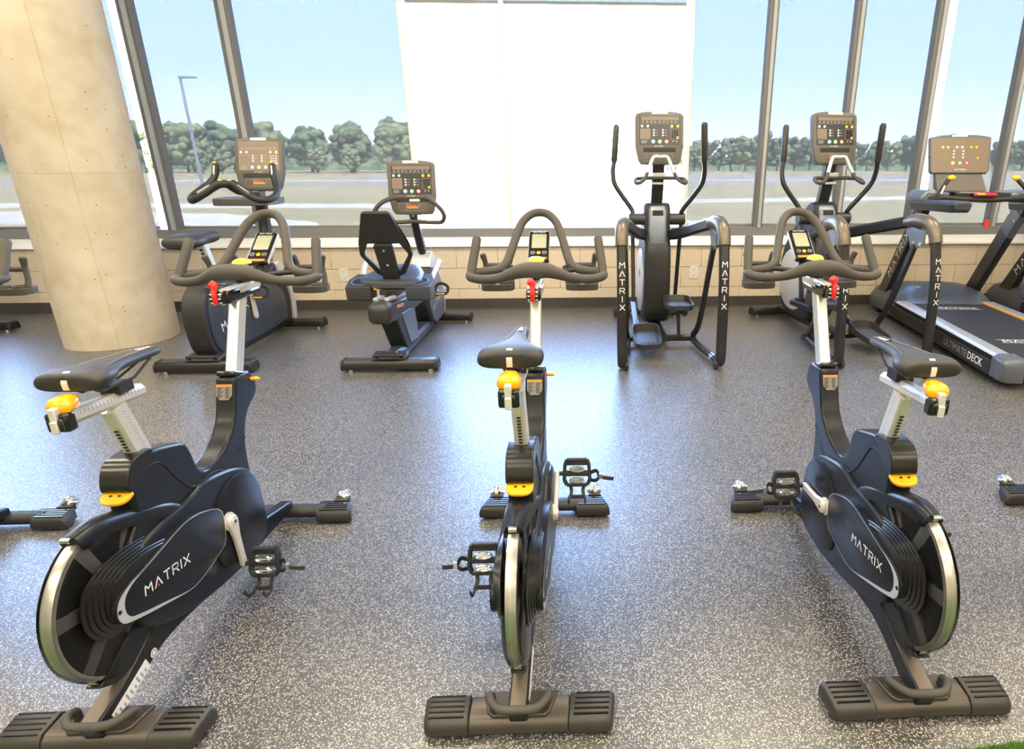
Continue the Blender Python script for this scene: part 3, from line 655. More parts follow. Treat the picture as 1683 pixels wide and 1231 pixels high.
    for k, (x, mt) in enumerate(((-.022, 'gloss_black'), (0, 'yellow'), (.022, 'gloss_black'))):
        q = B(); q.prismf(ngon(0, 0, .0075, 14), co + cu * x - cv * .040, cu, cv, cn, 0, .0015)
        if mt == 'gloss_black':
            q.mi(1); nn = 14; a = [co + cu * (x + .0078 * math.cos(2 * math.pi * i / nn)) + cv * (-.040 + .0078 * math.sin(2 * math.pi * i / nn)) + cn * .0017 for i in range(nn)]
            q.tube(a, .0007, 4, closed=True)
            q.box(co + cu * x - cv * .040 + cn * .002, (.007, .001, .0012))
        q.build('console_button', [mt, 'white_print'], cs)
    q = B(); q.prismf(rrect(.060, .010, .002), co - cv * .068, cu, cv, cn, 0, .0012); q.build('console_sticker', 'orange_print', cs)
    q = B(); q.tube(cr([(0, 2.30, .955), (0, 2.335, .985), (0, 2.365, 1.04)], 4), .014, 8); q.build('console_arm', 'matte_black', o, smooth=60)
    # bottle holders
    for s in (-1, 1):
        cx_ = s * .165; q = B()
        q.prismf([tuple(p) for p in cr([(-.060, -.028), (-.030, -.042), (.030, -.042), (.060, -.028), (.062, .02), (.04, .045), (-.04, .045), (-.062, .02)], 3, True)], (cx_, 2.375, .924), (1, 0, 0), (0, 1, 0), (0, 0, 1), -.016, .010)
        for t_ in (-1, 1):
            q.tube([(cx_ + t_ * .028 + .020 * math.cos(k * .5236), 2.368 + .018 * math.sin(k * .5236), .936) for k in range(12)], .006, 6, closed=True)
            q.tube(cr([(cx_ + t_ * .055, 2.372, .930), (cx_ + t_ * .052, 2.385, .965), (cx_ + t_ * .047, 2.392, 1.005), (cx_ + t_ * .056, 2.386, 1.046)], 4), [.012, .011, .0105, .010, .010, .010, .010, .010, .010, .0105, .0115, .013, .011], 8)
        q.tube([(cx_ - .047, 2.392, 1.000), (cx_ + .047, 2.392, 1.000)], .010, 8); q.tube([(cx_ - s * .047, 2.392, 1.0), (s * .10, 2.33, .998)], .011, 8)
        q.build('bottle_holder', 'grip', o, smooth=60, bevel=.006, seg=3)
    # ---- cranks and pedals
    cc = Vector((0, 1.742, .283))
    for s in (1, -1):
        a = R(crank if s > 0 else crank + 180); u = Vector((0, math.cos(a), math.sin(a))); v_ = Vector((0, -u.z, u.y)); X = Vector((s, 0, 0))
        out = [(-.022, 0), (-.016, .017), (0, .024), (.020, .021), (.06, .0135), (.13, .0115), (.166, .0125), (.178, .006), (.178, -.006), (.166, -.0125), (.13, -.0115), (.06, -.0135), (.020, -.021), (0, -.024), (-.016, -.017)]
        q = B(); q.prismf(out, cc, u, v_, X, .064, .080); ca_ = q.build('crank_arm', 'crank_silver', o, bevel=.005, seg=3)
        q = B(); q.cyl(cc + X * .055, cc + X * .066, .030, n=20); q.cyl(cc + X * .080, cc + X * .0825, .011, n=14); q.mi(1).cyl(cc + X * .0825, cc + X * .0832, .006, n=6); q.build('crank_boss', ['crank_silver', 'matte_black'], ca_, smooth=40)
        pe = cc + u * .168
        q = B(); q.cyl(pe + X * .076, pe + X * .100, .008, n=10)
        pc0 = pe + X * .142; pv = Vector((0, -.30, -.95)).normalized(); pn2 = Vector((0, pv.z, -pv.y)).normalized()   # plate hangs toe down
        if pn2.y > 0: pn2 = -pn2
        o1 = [(-.036, -.048), (.036, -.048), (.042, -.030), (.045, .022), (.036, .040), (-.036, .040), (-.045, .022), (-.042, -.030)]
        for a1, a2 in zip(o1, o1[1:] + o1[:1]):
            q.bar([pc0 + X * a1[0] + pv * a1[1], pc0 + X * a2[0] + pv * a2[1]], .012, .024, up=pn2)
        q.bar([pc0 - X * .045, pc0 + X * .045], .020, .020, up=pn2); q.bar([pc0 - X * .036 - pv * .036, pc0 + X * .036 - pv * .036], .016, .012, up=pn2)
        q.build('pedal', 'matte_black', ca_)
        q = B()
        for dv_ in (-.016, .022):
            q.tube([pc0 + X * (.024 * math.cos(t_)) + pv * (dv_ + .008 * math.sin(t_)) + pn2 * .013 for t_ in [k * math.pi / 6 for k in range(12)]], .0042, 6, closed=True)
            q.box(pc0 + pv * dv_ + pn2 * .010, (.034, .012, .010), rx=25)
        q.build('pedal_clip', 'chrome', ca_)
        q = B()   # toe cage: two prongs joined at the tip, curving up over the toe
        for t_ in (-1, 1):
            q.bar(cr([pc0 + X * (t_ * .024) + pv * .040, pc0 + X * (t_ * .020) + pv * .064 + pn2 * .004, pc0 + X * (t_ * .026) + pv * .086 + pn2 * .020], 3), .012, .004, up=pn2)
            q.bar(cr([pc0 + X * (t_ * .026) + pv * .086 + pn2 * .020, pc0 + X * (t_ * .028) + pv * .092 + pn2 * .05, pc0 + X * (t_ * .030) + pv * .070 + pn2 * .075], 3), .011, .004, up=(1, 0, 0))
        q.bar([pc0 - X * .024 + pv * .080 + pn2 * .016, pc0 + X * .024 + pv * .080 + pn2 * .016], .014, .004, up=pn2)
        q.build('toe_cage', 'matte_black', ca_)
        q = B(); q.bar(cr([pc0 + X * .045 + pv * .0, pc0 + X * .068 - pv * .010 + pn2 * .012, pc0 + X * .080 + pv * .008 + pn2 * .022, pc0 + X * .105 + pv * .016 + pn2 * .015, pc0 + X * .128 + pv * .022], 4), .003, .013, up=pv)
        q.bar(cr([pc0 + X * .082 + pv * .006 + pn2 * .022, pc0 + X * .066 + pv * .022 + pn2 * .02, pc0 + X * .044 + pv * .024], 4), .003, .012, up=pv)
        q.mi(1).box(pc0 + X * .083 + pv * .006 + pn2 * .022, (.012, .010, .018)); q.build('pedal_strap', ['matte_black', 'chrome'], ca_)
    return o
spin_bike(-1.21, 'black cycling bike nearest the concrete column, second from the left', -87)
spin_bike(-.168, 'black cycling bike in the middle of the row, straight ahead', 22, .048, -.7)
spin_bike(.876, 'black cycling bike in front of the right elliptical', 175)
spin_bike(-2.315, 'cycling bike cut off by the left edge, handlebar end and front foot showing', 40)
spin_bike(2.055, 'cycling bike cut off by the right edge, only its front foot tip showing', 40)
# ================================================================== cardio machines along the window
def clone(o, loc, rz, label, group=None):
    c = o.copy(); COL.objects.link(c); c.location = loc; c.rotation_euler.z = R(rz); c['label'] = label
    if group: c['group'] = group
    for ch in list(o.children):
        d = ch.copy(); COL.objects.link(d); d.parent = c
        for g in list(ch.children):
            e_ = g.copy(); COL.objects.link(e_); e_.parent = d
    return c

def cardio_console(parent, off, c, tilt, book=False, tan=False, W=.375, H=.42):
    """console shared by the bikes and ellipticals; c = centre, tilt = degrees leaning back"""
    c = Vector(c); cu = Vector((1, 0, 0)); cv = Vector((0, math.sin(R(tilt)), math.cos(R(tilt)))); cn = Vector((0, -cv.z, cv.y))
    kx = W / 800; ky = H / 915
    T = lambda x, y: ((x - 545) * kx, (545 - y) * ky)
    oc = [T(*p) for p in [(150, 180), (168, 138), (215, 115), (330, 97), (545, 88), (760, 97), (875, 115), (925, 138), (945, 180), (945, 690), (925, 800), (900, 930), (860, 990), (545, 1003), (245, 990), (200, 930), (172, 800), (150, 690)]]
    def M_(): return MB(off)
    q = M_(); q.loft([[c + cu * x * .9 + cv * (y * .92 - .01) + cn * -.075 for x, y in oc], [c + cu * x * 1.015 + cv * y * 1.01 + cn * -.045 for x, y in oc], [c + cu * x * 1.02 + cv * y * 1.01 + cn * -.012 for x, y in oc]])
    hs = q.build('console', 'console_side', parent, smooth=50)
    q = M_(); q.loft([[c + cu * x + cv * y + cn * -.012 for x, y in oc], [c + cu * x + cv * y + cn * -.003 for x, y in oc], [c + cu * x * .97 + cv * y * .975 for x, y in oc]]); q.build('console_bezel', 'console_grey', hs, smooth=30)
    def rect(q, x0, y0, x1, y1, d0, d1):
        a, b_ = T(x0, y1); e_, f_ = T(x1, y0); q.prismf([(a, b_), (e_, b_), (e_, f_), (a, f_)], c, cu, cv, cn, d0, d1)
    def disc(q, x, y, r, d0, d1, n=12): q.prismf(ngon(*T(x, y), r, n), c, cu, cv, cn, d0, d1)
    q = M_(); rect(q, 210, 165, 890, 668, 0, .0015); q.build('display_panel', 'overlay_tan' if tan else 'overlay', hs)
    q = M_(); rect(q, 420, 98, 680, 142, -.002, .003); q.build('console_badge', 'fairing_silver', hs)
    q = M_(); rect(q, 240, 190, 870, 248, .0015, .0025); q.build('readout', 'overlay_tan', hs)
    q = M_(); rect(q, 232, 402, 386, 562, .0015, .0025); q.build('profile_screen', 'overlay_tan', hs)
    q = M_()
    for a in ((222, 300, 888, 304), (222, 178, 888, 182), (226, 394, 392, 400), (226, 566, 392, 572), (226, 394, 231, 572), (387, 394, 392, 572), (735, 393, 870, 397), (735, 568, 870, 572), (733, 393, 737, 572), (868, 393, 872, 572),
              (320, 814, 772, 818), (335, 938, 757, 942), (318, 814, 322, 900), (770, 814, 774, 900)): rect(q, *a, .0015 if a[1] < 700 else 0, .002 if a[1] < 700 else .001)
    for k in range(9): rect(q, 250 + 68 * k, 262, 285 + 68 * k + (k % 3) * 8, 272, .0015, .002); rect(q, 256 + 68 * k, 280, 290 + 68 * k, 288, .0015, .002)
    for k in range(4): rect(q, 238, 592 + 14 * k, 345 - (k % 2) * 20, 599 + 14 * k, .0015, .002)
    for y in (415, 460, 505): rect(q, 478, y - 4, 520, y + 4, .0015, .002); rect(q, 628, y - 4, 675, y + 4, .0015, .002)
    rect(q, 430, 830, 525, 838, 0, .001); rect(q, 650, 845, 685, 852, 0, .001); rect(q, 650, 872, 685, 879, 0, .001)
    q.build('panel_print', 'grey_print', hs)['kind'] = 'stuff'
    q = M_()
    for x, y, r, k in ((255, 350, .010, 0), (350, 350, .010, 0), (752, 350, .011, 1), (850, 350, .011, 1), (845, 545, .009, 1)): disc(q.mi(k), x, y, r, .0015, .005)
    for x in (452, 602):
        for y in (415, 460, 505): disc(q.mi(0), x, y, .0075, .0015, .004, 8)
    for k in range(4):
        for j in range(3):
            if not (k == 3 and j == 2): disc(q.mi(2), 762 + 41 * j, 420 + 41 * k, .0075, .0015, .004, 8)
    for x, k in ((440, 4), (550, 3), (663, 5)): disc(q.mi(k), x, 613, .0165, .0015, .004, 14); disc(q.mi(0), x, 613, .0115, .004, .0055, 12)
    for x in (775, 832): disc(q.mi(0), x, 607, .0045, .0015, .003, 8)
    b_ = q.build('keypad', ['white_plastic', 'yellow', 'gloss_black', 'green_button', 'blue_button', 'red'], hs); b_['kind'] = 'stuff'
    q = M_(); rect(q, 275, 718, 815, 792, -.004, .002); q.build('accessory_slot', 'dark_print', hs)
    q = M_(); rect(q, 445, 848, 620, 872, 0, .0012); q.mi(1); rect(q, 445, 872, 640, 890, 0, .0012); q.mi(2); rect(q, 445, 890, 640, 905, 0, .0012); q.build('zone_chart', ['red_print', 'orange_print', 'lcd_green'], hs)
    q = M_(); logo(q, c + cu * T(535, 0)[0] + cv * T(0, 691)[1], cu, cv, .0085, .5, .2, .0008); q.build('console_lettering', 'white_print', hs)
    if book:
        q = M_(); rect(q, 505, 745, 675, 790, .003, .010); q.build('paper_note', 'saddle_mark', hs)
    return hs

def stab_bar(parent, off, yc, half, name, handle=False, wheels=False):
    q = MB(off); sec = [(yc - .05, .018), (yc - .055, .030), (yc - .052, .068), (yc - .035, .088), (yc + .035, .088), (yc + .052, .068), (yc + .055, .018)]
    q.prism(sec, -half + .02, half - .02); sb = q.build(name, 'dark_frame', parent, bevel=.006)
    for s in (-1, 1):
        q = MB(off); q.loft([[(s * x, yc + (p[0] - yc) * a, .02 + (p[1] - .02) * b_) for p in sec] for x, a, b_ in ((half - .022, 1.03, 1.03), (half - .008, 1.03, 1.0), (half, .9, .85))])
        q.mi(1).cyl((s * (half + .001), yc - .02, .05), (s * half, yc - .02, .05), .006, n=8); q.cyl((s * (half + .001), yc + .02, .05), (s * half, yc + .02, .05), .006, n=8); q.build('end_cap', ['matte_black', 'dark_print'], sb)
        q = MB(off); q.cyl((s * (half - .06), yc - .02, 0), (s * (half - .06), yc - .02, .02), .020, n=12); q.build('levelling_foot', 'chrome', sb)
    if handle:
        q = MB(off); q.prism([(yc - .045, .088), (yc - .02, .115), (yc + .06, .13), (yc + .09, .088)], -.12, .12); q.build('base_saddle', 'matte_black', sb, bevel=.01)
        q = MB(off); q.tube(cr([(-.085, yc - .01, .10), (-.085, yc - .055, .125), (-.06, yc - .068, .13), (.06, yc - .068, .13), (.085, yc - .055, .125), (.085, yc - .01, .10)], 4), .010, 8); q.build('lift_handle', 'matte_black', sb, smooth=60)
    return sb

def crank_set(o, off, cc, ang, x0, length=.16):
    cc = Vector(cc)
    for s in (1, -1):
        a = R(ang if s > 0 else ang + 180); u = Vector((0, math.cos(a), math.sin(a))); v_ = Vector((0, -u.z, u.y)); X = Vector((s, 0, 0))
        q = MB(off); q.prismf([(-.025, -.015), (-.025, .015), (0, .028), (.03, .024), (length, .016), (length + .016, .008), (length + .016, -.008), (length, -.016), (.03, -.024), (0, -.028)], cc, u, v_, X, x0, x0 + .02)
        ca = q.build('crank_arm', 'crank_silver', o, bevel=.005)
        pe = cc + u * length + X * (x0 + .075)
        q = MB(off); q.prismf(rrect(.10, .10, .02), pe, X, (0, 1, 0), (0, 0, 1), -.014, .012); q.cyl(pe - X * .07, pe - X * .04, .009, n=8); q.build('pedal', 'matte_black', ca, bevel=.004)
        q = MB(off); q.box(pe + Vector((0, -.0505, -.001)), (.07, .002, .010)); q.build('pedal_reflector', 'yellow', ca)
        q = MB(off); q.bar(cr([pe + X * .052 + Vector((0, .0, 0)), pe + X * .052 + Vector((0, .01, .05)), pe + Vector((0, .015, .075)), pe - X * .045 + Vector((0, .01, .05)), pe - X * .05], 5), .025, .004, up=(0, 1, 0)); q.build('pedal_strap', 'matte_black', ca)

# ------------------------------------------------------------------ upright bike
def upright_bike(cx, label):
    Yb = 4.72; OFF = (0, -Yb, 0); o = empty('upright_bike', (cx, Yb, 0)); tag(o, label, 'exercise bike', 'upright bikes')
    D_ = lambda: MB(OFF)
    stab_bar(o, OFF, 4.13, .335, 'rear_base', True); stab_bar(o, OFF, 5.36, .335, 'front_base')
    q = D_(); q.bar([(0, 4.1, .075), (0, 5.36, .075)], .10, .07); q.build('floor_beam', 'dark_frame', o)
    bp_ = [(4.16, .540), (4.112, .46), (4.098, .35), (4.118, .19), (4.17, .11), (4.245, .080), (4.9, .085), (5.13, .10), (5.28, .085), (5.33, .15), (5.34, .30), (5.28, .44), (5.22, .58), (5.14, .60), (5.02, .52), (4.80, .50), (4.62, .54), (4.50, .63), (4.40, .65), (4.26, .60)]
    bps = [tuple(p) for p in cr(bp_, 3, True)]
    q = D_(); q.prism(bps, -.075, .075); q.build('body_shell', 'matte_black', o, bevel=.022, seg=3)
    for s in (-1, 1):
        sp_ = [tuple(p) for p in cr([(4.205, .535), (4.155, .45), (4.140, .35), (4.155, .21), (4.20, .14), (4.28, .105), (4.9, .108), (5.12, .12), (5.22, .14), (5.22, .33), (5.05, .46), (4.80, .47), (4.62, .51), (4.45, .58), (4.30, .57)], 3, True)]
        q = D_(); c0 = Vector((4.7, .3)); q.loft([[(s * .07, *p) for p in sp_], [(s * .083, *p) for p in sp_], [(s * .088, *(c0 + (Vector(p) - c0) * .98)) for p in sp_]]); sc = q.build('side_cover', 'slate', o, smooth=30)
        q = D_(); u = Vector((0, s * .30, s * .075)); logo(q, (s * .0885, 4.44, .335), u, (0, -s * u.z, s * u.y) if s > 0 else (0, u.z, -u.y), .055, .45, .17, .0008, red=1); q.build('logo_lettering', ['white_print', 'red_print'], sc)
        q = D_()
        for y, z in ((4.19, .33), (5.0, .13), (4.95, .40)): q.cyl((s * .086, y, z), (s * .0895, y, z), .008, n=8)
        q.build('cover_screw', 'dark_print', sc)
        q = D_(); q.prism([(4.24, .075), (4.36, .20), (4.40, .215), (4.48, .075)], s * .080, s * .093); q.build('corner_guard', 'slate_light', sc, bevel=.004)
    fp = [(5.17, .60), (5.24, .60), (5.36, .42), (5.395, .25), (5.37, .10), (5.335, .10), (5.345, .25), (5.30, .40), (5.20, .50)]
    q = D_(); q.prism([tuple(p) for p in cr(fp, 3, True)], -.095, .095); q.build('front_fairing', 'fairing_silver', o, bevel=.012, seg=3)
    crank_set(o, OFF, (0, 4.69, .275), 92, .092, .15)
    q = D_(); q.bar([(0, 4.47, .58), (0, 4.375, .86)], .045, .065, up=(0, 1, .3)); sp_ = q.build('seat_post', 'fairing_silver', o)
    q = D_()
    for k in range(9): q.box((0, 4.50 - .033 * .35 * k - .058, .60 + .027 * k), (.016, .012, .010), rx=-18)
    q.build('adjust_slot', 'matte_black', sp_)['kind'] = 'stuff'
    secs = [(4.10, .07, .855, .90), (4.115, .115, .845, .925), (4.17, .135, .84, .945), (4.25, .12, .845, .950), (4.33, .075, .85, .945), (4.42, .048, .85, .940), (4.50, .042, .85, .935), (4.555, .035, .858, .925), (4.57, .02, .87, .91)]
    q = D_(); loops = []
    for y, hw, zb, zt in secs:
        lp_ = []
        for k in range(14):
            a = 2 * math.pi * k / 14; ca, sa = math.cos(a), math.sin(a); X = hw * ca; Z = (zb + zt) / 2 + (zt - zb) / 2 * math.copysign(abs(sa) ** .8, sa)
            if sa > 0: Z -= .018 * math.exp(-(X / .02) ** 2) * (1 if 4.13 < y < 4.5 else 0)
            lp_.append((X, y, Z))
        loops.append(lp_)
    q.loft(loops); q.build('saddle', 'saddle', o, smooth=80, sub=1)
    q = D_(); q.tube(cr([(0, 5.16, .52), (0, 5.24, .75), (0, 5.28, .92), (0, 5.28, 1.12)], 4), .045, 12, flat=1.2); q.box((0, 5.30, 1.10), (.10, .07, .06)); q.build('mast', 'dark_frame', o, smooth=50)
    q = D_(); q.loft([[(x * w_, y, z) for x, z in ((-1, 1.078), (1, 1.078), (1, 1.128), (-1, 1.132))] for y, w_ in ((4.88, .10), (4.90, .17), (5.02, .21), (5.18, .215), (5.29, .19))]); q.build('reading_tray', 'console_grey', o, bevel=.006)
    # handlebar: W-shaped front bar, rising horns
    hb = [(0, 4.83, 1.240), (.06, 4.82, 1.236), (.14, 4.79, 1.180), (.22, 4.78, 1.135), (.275, 4.82, 1.125), (.305, 4.90, 1.150), (.285, 4.99, 1.195), (.245, 5.07, 1.250), (.222, 5.11, 1.310), (.215, 5.13, 1.385)]
    for s in (-1, 1):
        pass
    full = [(-x, y, z) for x, y, z in hb[:0:-1]] + hb
    pts = cr(full, 4); n_ = len(pts); rad = [.026 + (.004 if abs(k - n_ / 2) < 6 else 0) for k in range(n_)]; rad[0] = rad[-1] = .018
    q = D_(); q.tube(pts, rad, 10); hbo = q.build('handlebar', 'matte_black', o, smooth=70)
    q = D_(); q.bar(cr([(0, 4.85, 1.225), (0, 5.0, 1.17), (0, 5.24, 1.15)], 4), .05, .03); q.build('bar_stem', 'matte_black', hbo)
    for s in (-1, 1):
        q = D_(); q.bar([(s * .10, 4.788, 1.230), (s * .185, 4.760, 1.178)], .006, .018, up=(0, -.5, 1)); q.build('pulse_grip', 'fairing_silver', hbo); q = D_(); q.bar([(s * .222, 5.082, 1.30), (s * .217, 5.102, 1.37)], .012, .006, up=(0, -1, .2)); q.build('pulse_grip', 'fairing_silver', hbo)
        q = D_(); q.ell((s * .035, 4.812, 1.266), (.016, .014, .007)); q.build('thumb_button', 'yellow', hbo)
        q = D_(); q.ell((s * .214, 5.115, 1.392), (.012, .014, .010)); q.build('horn_button', 'yellow', hbo)
    cardio_console(o, OFF, (.03, 5.30, 1.385), 17, tan=True)
    return o
ub = upright_bike(-2.62, 'dark upright bike with slate side panel behind the second cycling bike')
clone(ub, (-5.28, 4.72, 0), 0, 'upright bike left of the concrete column, mostly out of the picture')

# ------------------------------------------------------------------ recumbent bike
def recumbent():
    Yb = 4.8; OFF = (0, -Yb, 0); o = empty('recumbent_bike', (-1.345, Yb, 0)); tag(o, 'recumbent bike with black mesh-sided backrest and two cup holders', 'exercise bike')
    D_ = lambda: MB(OFF)
    stab_bar(o, OFF, 4.11, .335, 'rear_base', True); stab_bar(o, OFF, 5.52, .335, 'front_base')
    q = D_(); q.bar([(0, 4.12, .09), (0, 4.45, .075), (0, 5.52, .07)], .115, .085); q.build('floor_beam', 'slate', o)
    pp = [(4.165, .40), (4.22, .27), (4.33, .11), (4.40, .085), (4.66, .085), (4.665, .14), (4.62, .34), (4.60, .40)]
    q = D_(); q.prism([tuple(p) for p in cr(pp, 3, True)], -.062, .062); q.build('seat_pillar', 'matte_black', o, bevel=.012)
    for s in (-1, 1):
        q = D_(); q.prism([(4.27, .375), (4.36, .22), (4.42, .115), (4.645, .095), (4.605, .335), (4.50, .36)], s * .058, s * .070); q.build('pillar_cover', 'slate_light', o, bevel=.004)
    q = D_(); q.prism([(4.02, .49), (4.02, .385), (4.10, .36), (4.60, .33), (4.95, .33), (4.95, .41)], -.068, .068); rl = q.build('seat_rail', 'slate', o, bevel=.008)
    q = D_(); q.loft([[(x * a, 4.04 - d, .432 + z * b_) for x, z in rrect(.155, .150, .045)] for d, a, b_ in ((-.03, 1, 1), (.02, 1.0, 1.0), (.05, .92, .9), (.07, .7, .68), (.075, .3, .3))]); q.build('rail_end_cap', 'base_cap', rl, smooth=60)
    for s in (-1, 1):
        q = D_(); q.box((s * .040, 4.38, .490), (.030, .62, .018), rx=-5); q.build('rail_track', 'rail_silver', rl)
    q = D_(); q.prismf([(-.08, -.010), (.08, -.010), (.08, .010), (-.08, .010)], (.0685, 4.26, .435), (0, 1, -.12), (0, 0, 1), (1, 0, 0), 0, .001); q.mi(1)
    for k in range(4): q.prismf([(-.07 + .038 * k, -.006), (-.044 + .038 * k, -.006), (-.044 + .038 * k, .006), (-.07 + .038 * k, .006)], (.0685, 4.26, .435), (0, 1, -.12), (0, 0, 1), (1, 0, 0), .001, .0014)
    q.build('rail_label', ['white_print', 'red_print'], rl)
    # seat
    q = D_(); q.box((0, 4.36, .525), (.12, .26, .05)); q.tube(cr([(-.20, 4.30, .545), (-.09, 4.26, .56), (.09, 4.26, .56), (.20, 4.30, .545)], 4), .017, 8); q.build('seat_carriage', 'dark_frame', o, bevel=.005)
    q = D_(); q.box((-.075, 4.25, .555), (.05, .012, .012)); q.build('release_lever', 'orange', o)
    cs_ = [tuple(p) for p in cr([(-.20, 4.28), (-.215, 4.36), (-.20, 4.48), (-.13, 4.66), (-.05, 4.72), (.05, 4.72), (.13, 4.66), (.20, 4.48), (.215, 4.36), (.20, 4.28), (.10, 4.25), (-.10, 4.25)], 3, True)]
    q = D_(); cc_ = Vector((0, 4.45)); q.loft([[(cc_.x + (p[0] - cc_.x) * f0, cc_.y + (p[1] - cc_.y) * f0, z + .10 * (p[1] - 4.45)) for p in cs_] for z, f0 in ((.572, .95), (.580, 1), (.615, 1.0), (.630, .95), (.636, .8), (.630, .3))]); q.build('seat_cushion', 'vinyl', o, smooth=50)
    # backrest with two openings beside the spine
    b0 = Vector((.012, 4.33, .655)); bv = Vector((0, -.205, .435)).normalized(); bu = Vector((1, 0, 0)); bn = Vector((0, -bv.z, bv.y))
    Hh = .475
    def pr(q, poly, d0=-.015, d1=.015): q.prismf(poly, b0, bu, bv, bn, d0, d1)
    q = D_()
    pr(q, [(-.158, .245), (.158, .245), (.094, Hh - .012), (.078, Hh), (-.078, Hh), (-.094, Hh - .012)])
    for s in (-1, 1):
        pr(q, [(s * .158, .245), (s * .178, .165), (s * .176, .145), (s * .10, .0), (s * .07, -.018), (s * .07, .028), (s * .145, .145), (s * .147, .165), (s * .105, .245)])
    pr(q, [(-.075, -.018), (.075, -.018), (.075, .03), (-.075, .03)]); pr(q, [(-.055, .0), (.055, .0), (.055, .26), (-.055, .26)], -.010, .012)
    bk = q.build('backrest', 'matte_black', o, bevel=.006)
    q = D_(); pr(q, [(-.066, .235), (-.052, .25), (.052, .25), (.066, .235), (.058, -.05), (.045, -.11), (-.045, -.11), (-.058, -.05)], .012, .040); q.build('spine_cover', 'matte_black', bk, bevel=.008)
    q = D_()
    for v_ in (.205, .09): c0 = b0 + bv * v_ + bn * .040; q.cyl(c0, c0 + bn * .003, .008, n=10)
    q.build('spine_bolt', 'chrome', bk)
    for s in (-1, 1):
        q = D_(); o1 = [(-.085, -.09), (.085, -.09), (.095, .02), (.06, .12), (-.06, .12), (-.095, .02)]; cx_ = s * .205
        q.loft([[(cx_ + x * f0, 4.32 + y * f0, z + (.26 * (y + .02) if z > .55 else 0)) for x, y in o1] for z, f0 in ((.470, .86), (.484, .97), (.583, 1.0), (.590, .97))]); hd = q.build('cup_holder', 'base_cap' if s < 0 else 'slate', o, smooth=30)
        q = D_(); q.lathe([(.057, .003), (.066, .003), (.066, -.002), (.056, -.002)], (cx_, 4.31, .5955), (0, -.25, .97), 24); q.mi(1).lathe([(0, .0022), (.058, .0022)], (cx_, 4.31, .5945), (0, -.25, .97), 24); q.build('cup_well', ['slate_light', 'dark_print'], hd)  # lighter rim colour paints in its highlight; flat dark disc stands for the hollow
        q = D_(); q.tube(cr([(s * .235, 4.42, .56), (s * .255, 4.50, .60), (s * .270, 4.62, .665), (s * .268, 4.68, .68)], 4), .019, 10); q.build('side_grip', 'rail_silver', hd, smooth=60)
    # front drive body
    bp_ = [(5.16, .085), (5.03, .20), (5.00, .30), (5.06, .43), (5.16, .54), (5.24, .61), (5.34, .60), (5.46, .50), (5.56, .36), (5.60, .20), (5.58, .085)]
    q = D_(); q.prism([tuple(p) for p in cr(bp_, 3, True)], -.075, .075); q.build('body_shell', 'matte_black', o, bevel=.02, seg=3)
    for s in (-1, 1):
        q = D_(); q.prism([tuple(p) for p in cr([(5.17, .09), (5.06, .22), (5.05, .30), (5.12, .42), (5.24, .50), (5.38, .48), (5.50, .36), (5.54, .20), (5.50, .10)], 3, True)], s * .07, s * .088); sc = q.build('side_cover', 'slate_light', o, bevel=.006)
        q = D_(); logo(q, (s * .0885, 5.26, .255), (0, s * 1, s * .28), (0, -s * .28 * s, 1), .045, .45, .17, .0008); q.build('logo_lettering', 'white_print', sc)
    fp = [(5.17, .56), (5.25, .665), (5.30, .665), (5.44, .55), (5.58, .38), (5.625, .20), (5.60, .09), (5.575, .10), (5.575, .25), (5.50, .40), (5.36, .52)]
    q = D_(); q.prism([tuple(p) for p in cr(fp, 3, True)], -.078, .078); q.build('front_fairing', 'fairing_silver', o, bevel=.02, seg=3)
    crank_set(o, OFF, (0, 5.27, .32), 168, .09)
    q = D_(); q.bar([(0, 5.30, .62), (0, 5.20, .80), (0, 5.12, .98), (0, 5.16, 1.06)], .062, .075, up=(0, 1, .4)); q.build('mast', 'dark_frame', o)
    cardio_console(o, OFF, (0, 5.13, 1.205), 10, book=True)
    q = D_()
    for s in (-1, 1): q.tube(cr([(s * .12, 5.07, 1.125), (s * .165, 5.01, 1.115), (s * .215, 4.97, 1.085), (s * .262, 4.97, 1.03), (s * .272, 4.98, .985), (s * .245, 5.00, .945), (s * .18, 5.03, .938), (0, 5.09, .942)], 4), .0165, 10)
    q.build('handlebar', 'grip', o, smooth=70)
recumbent()

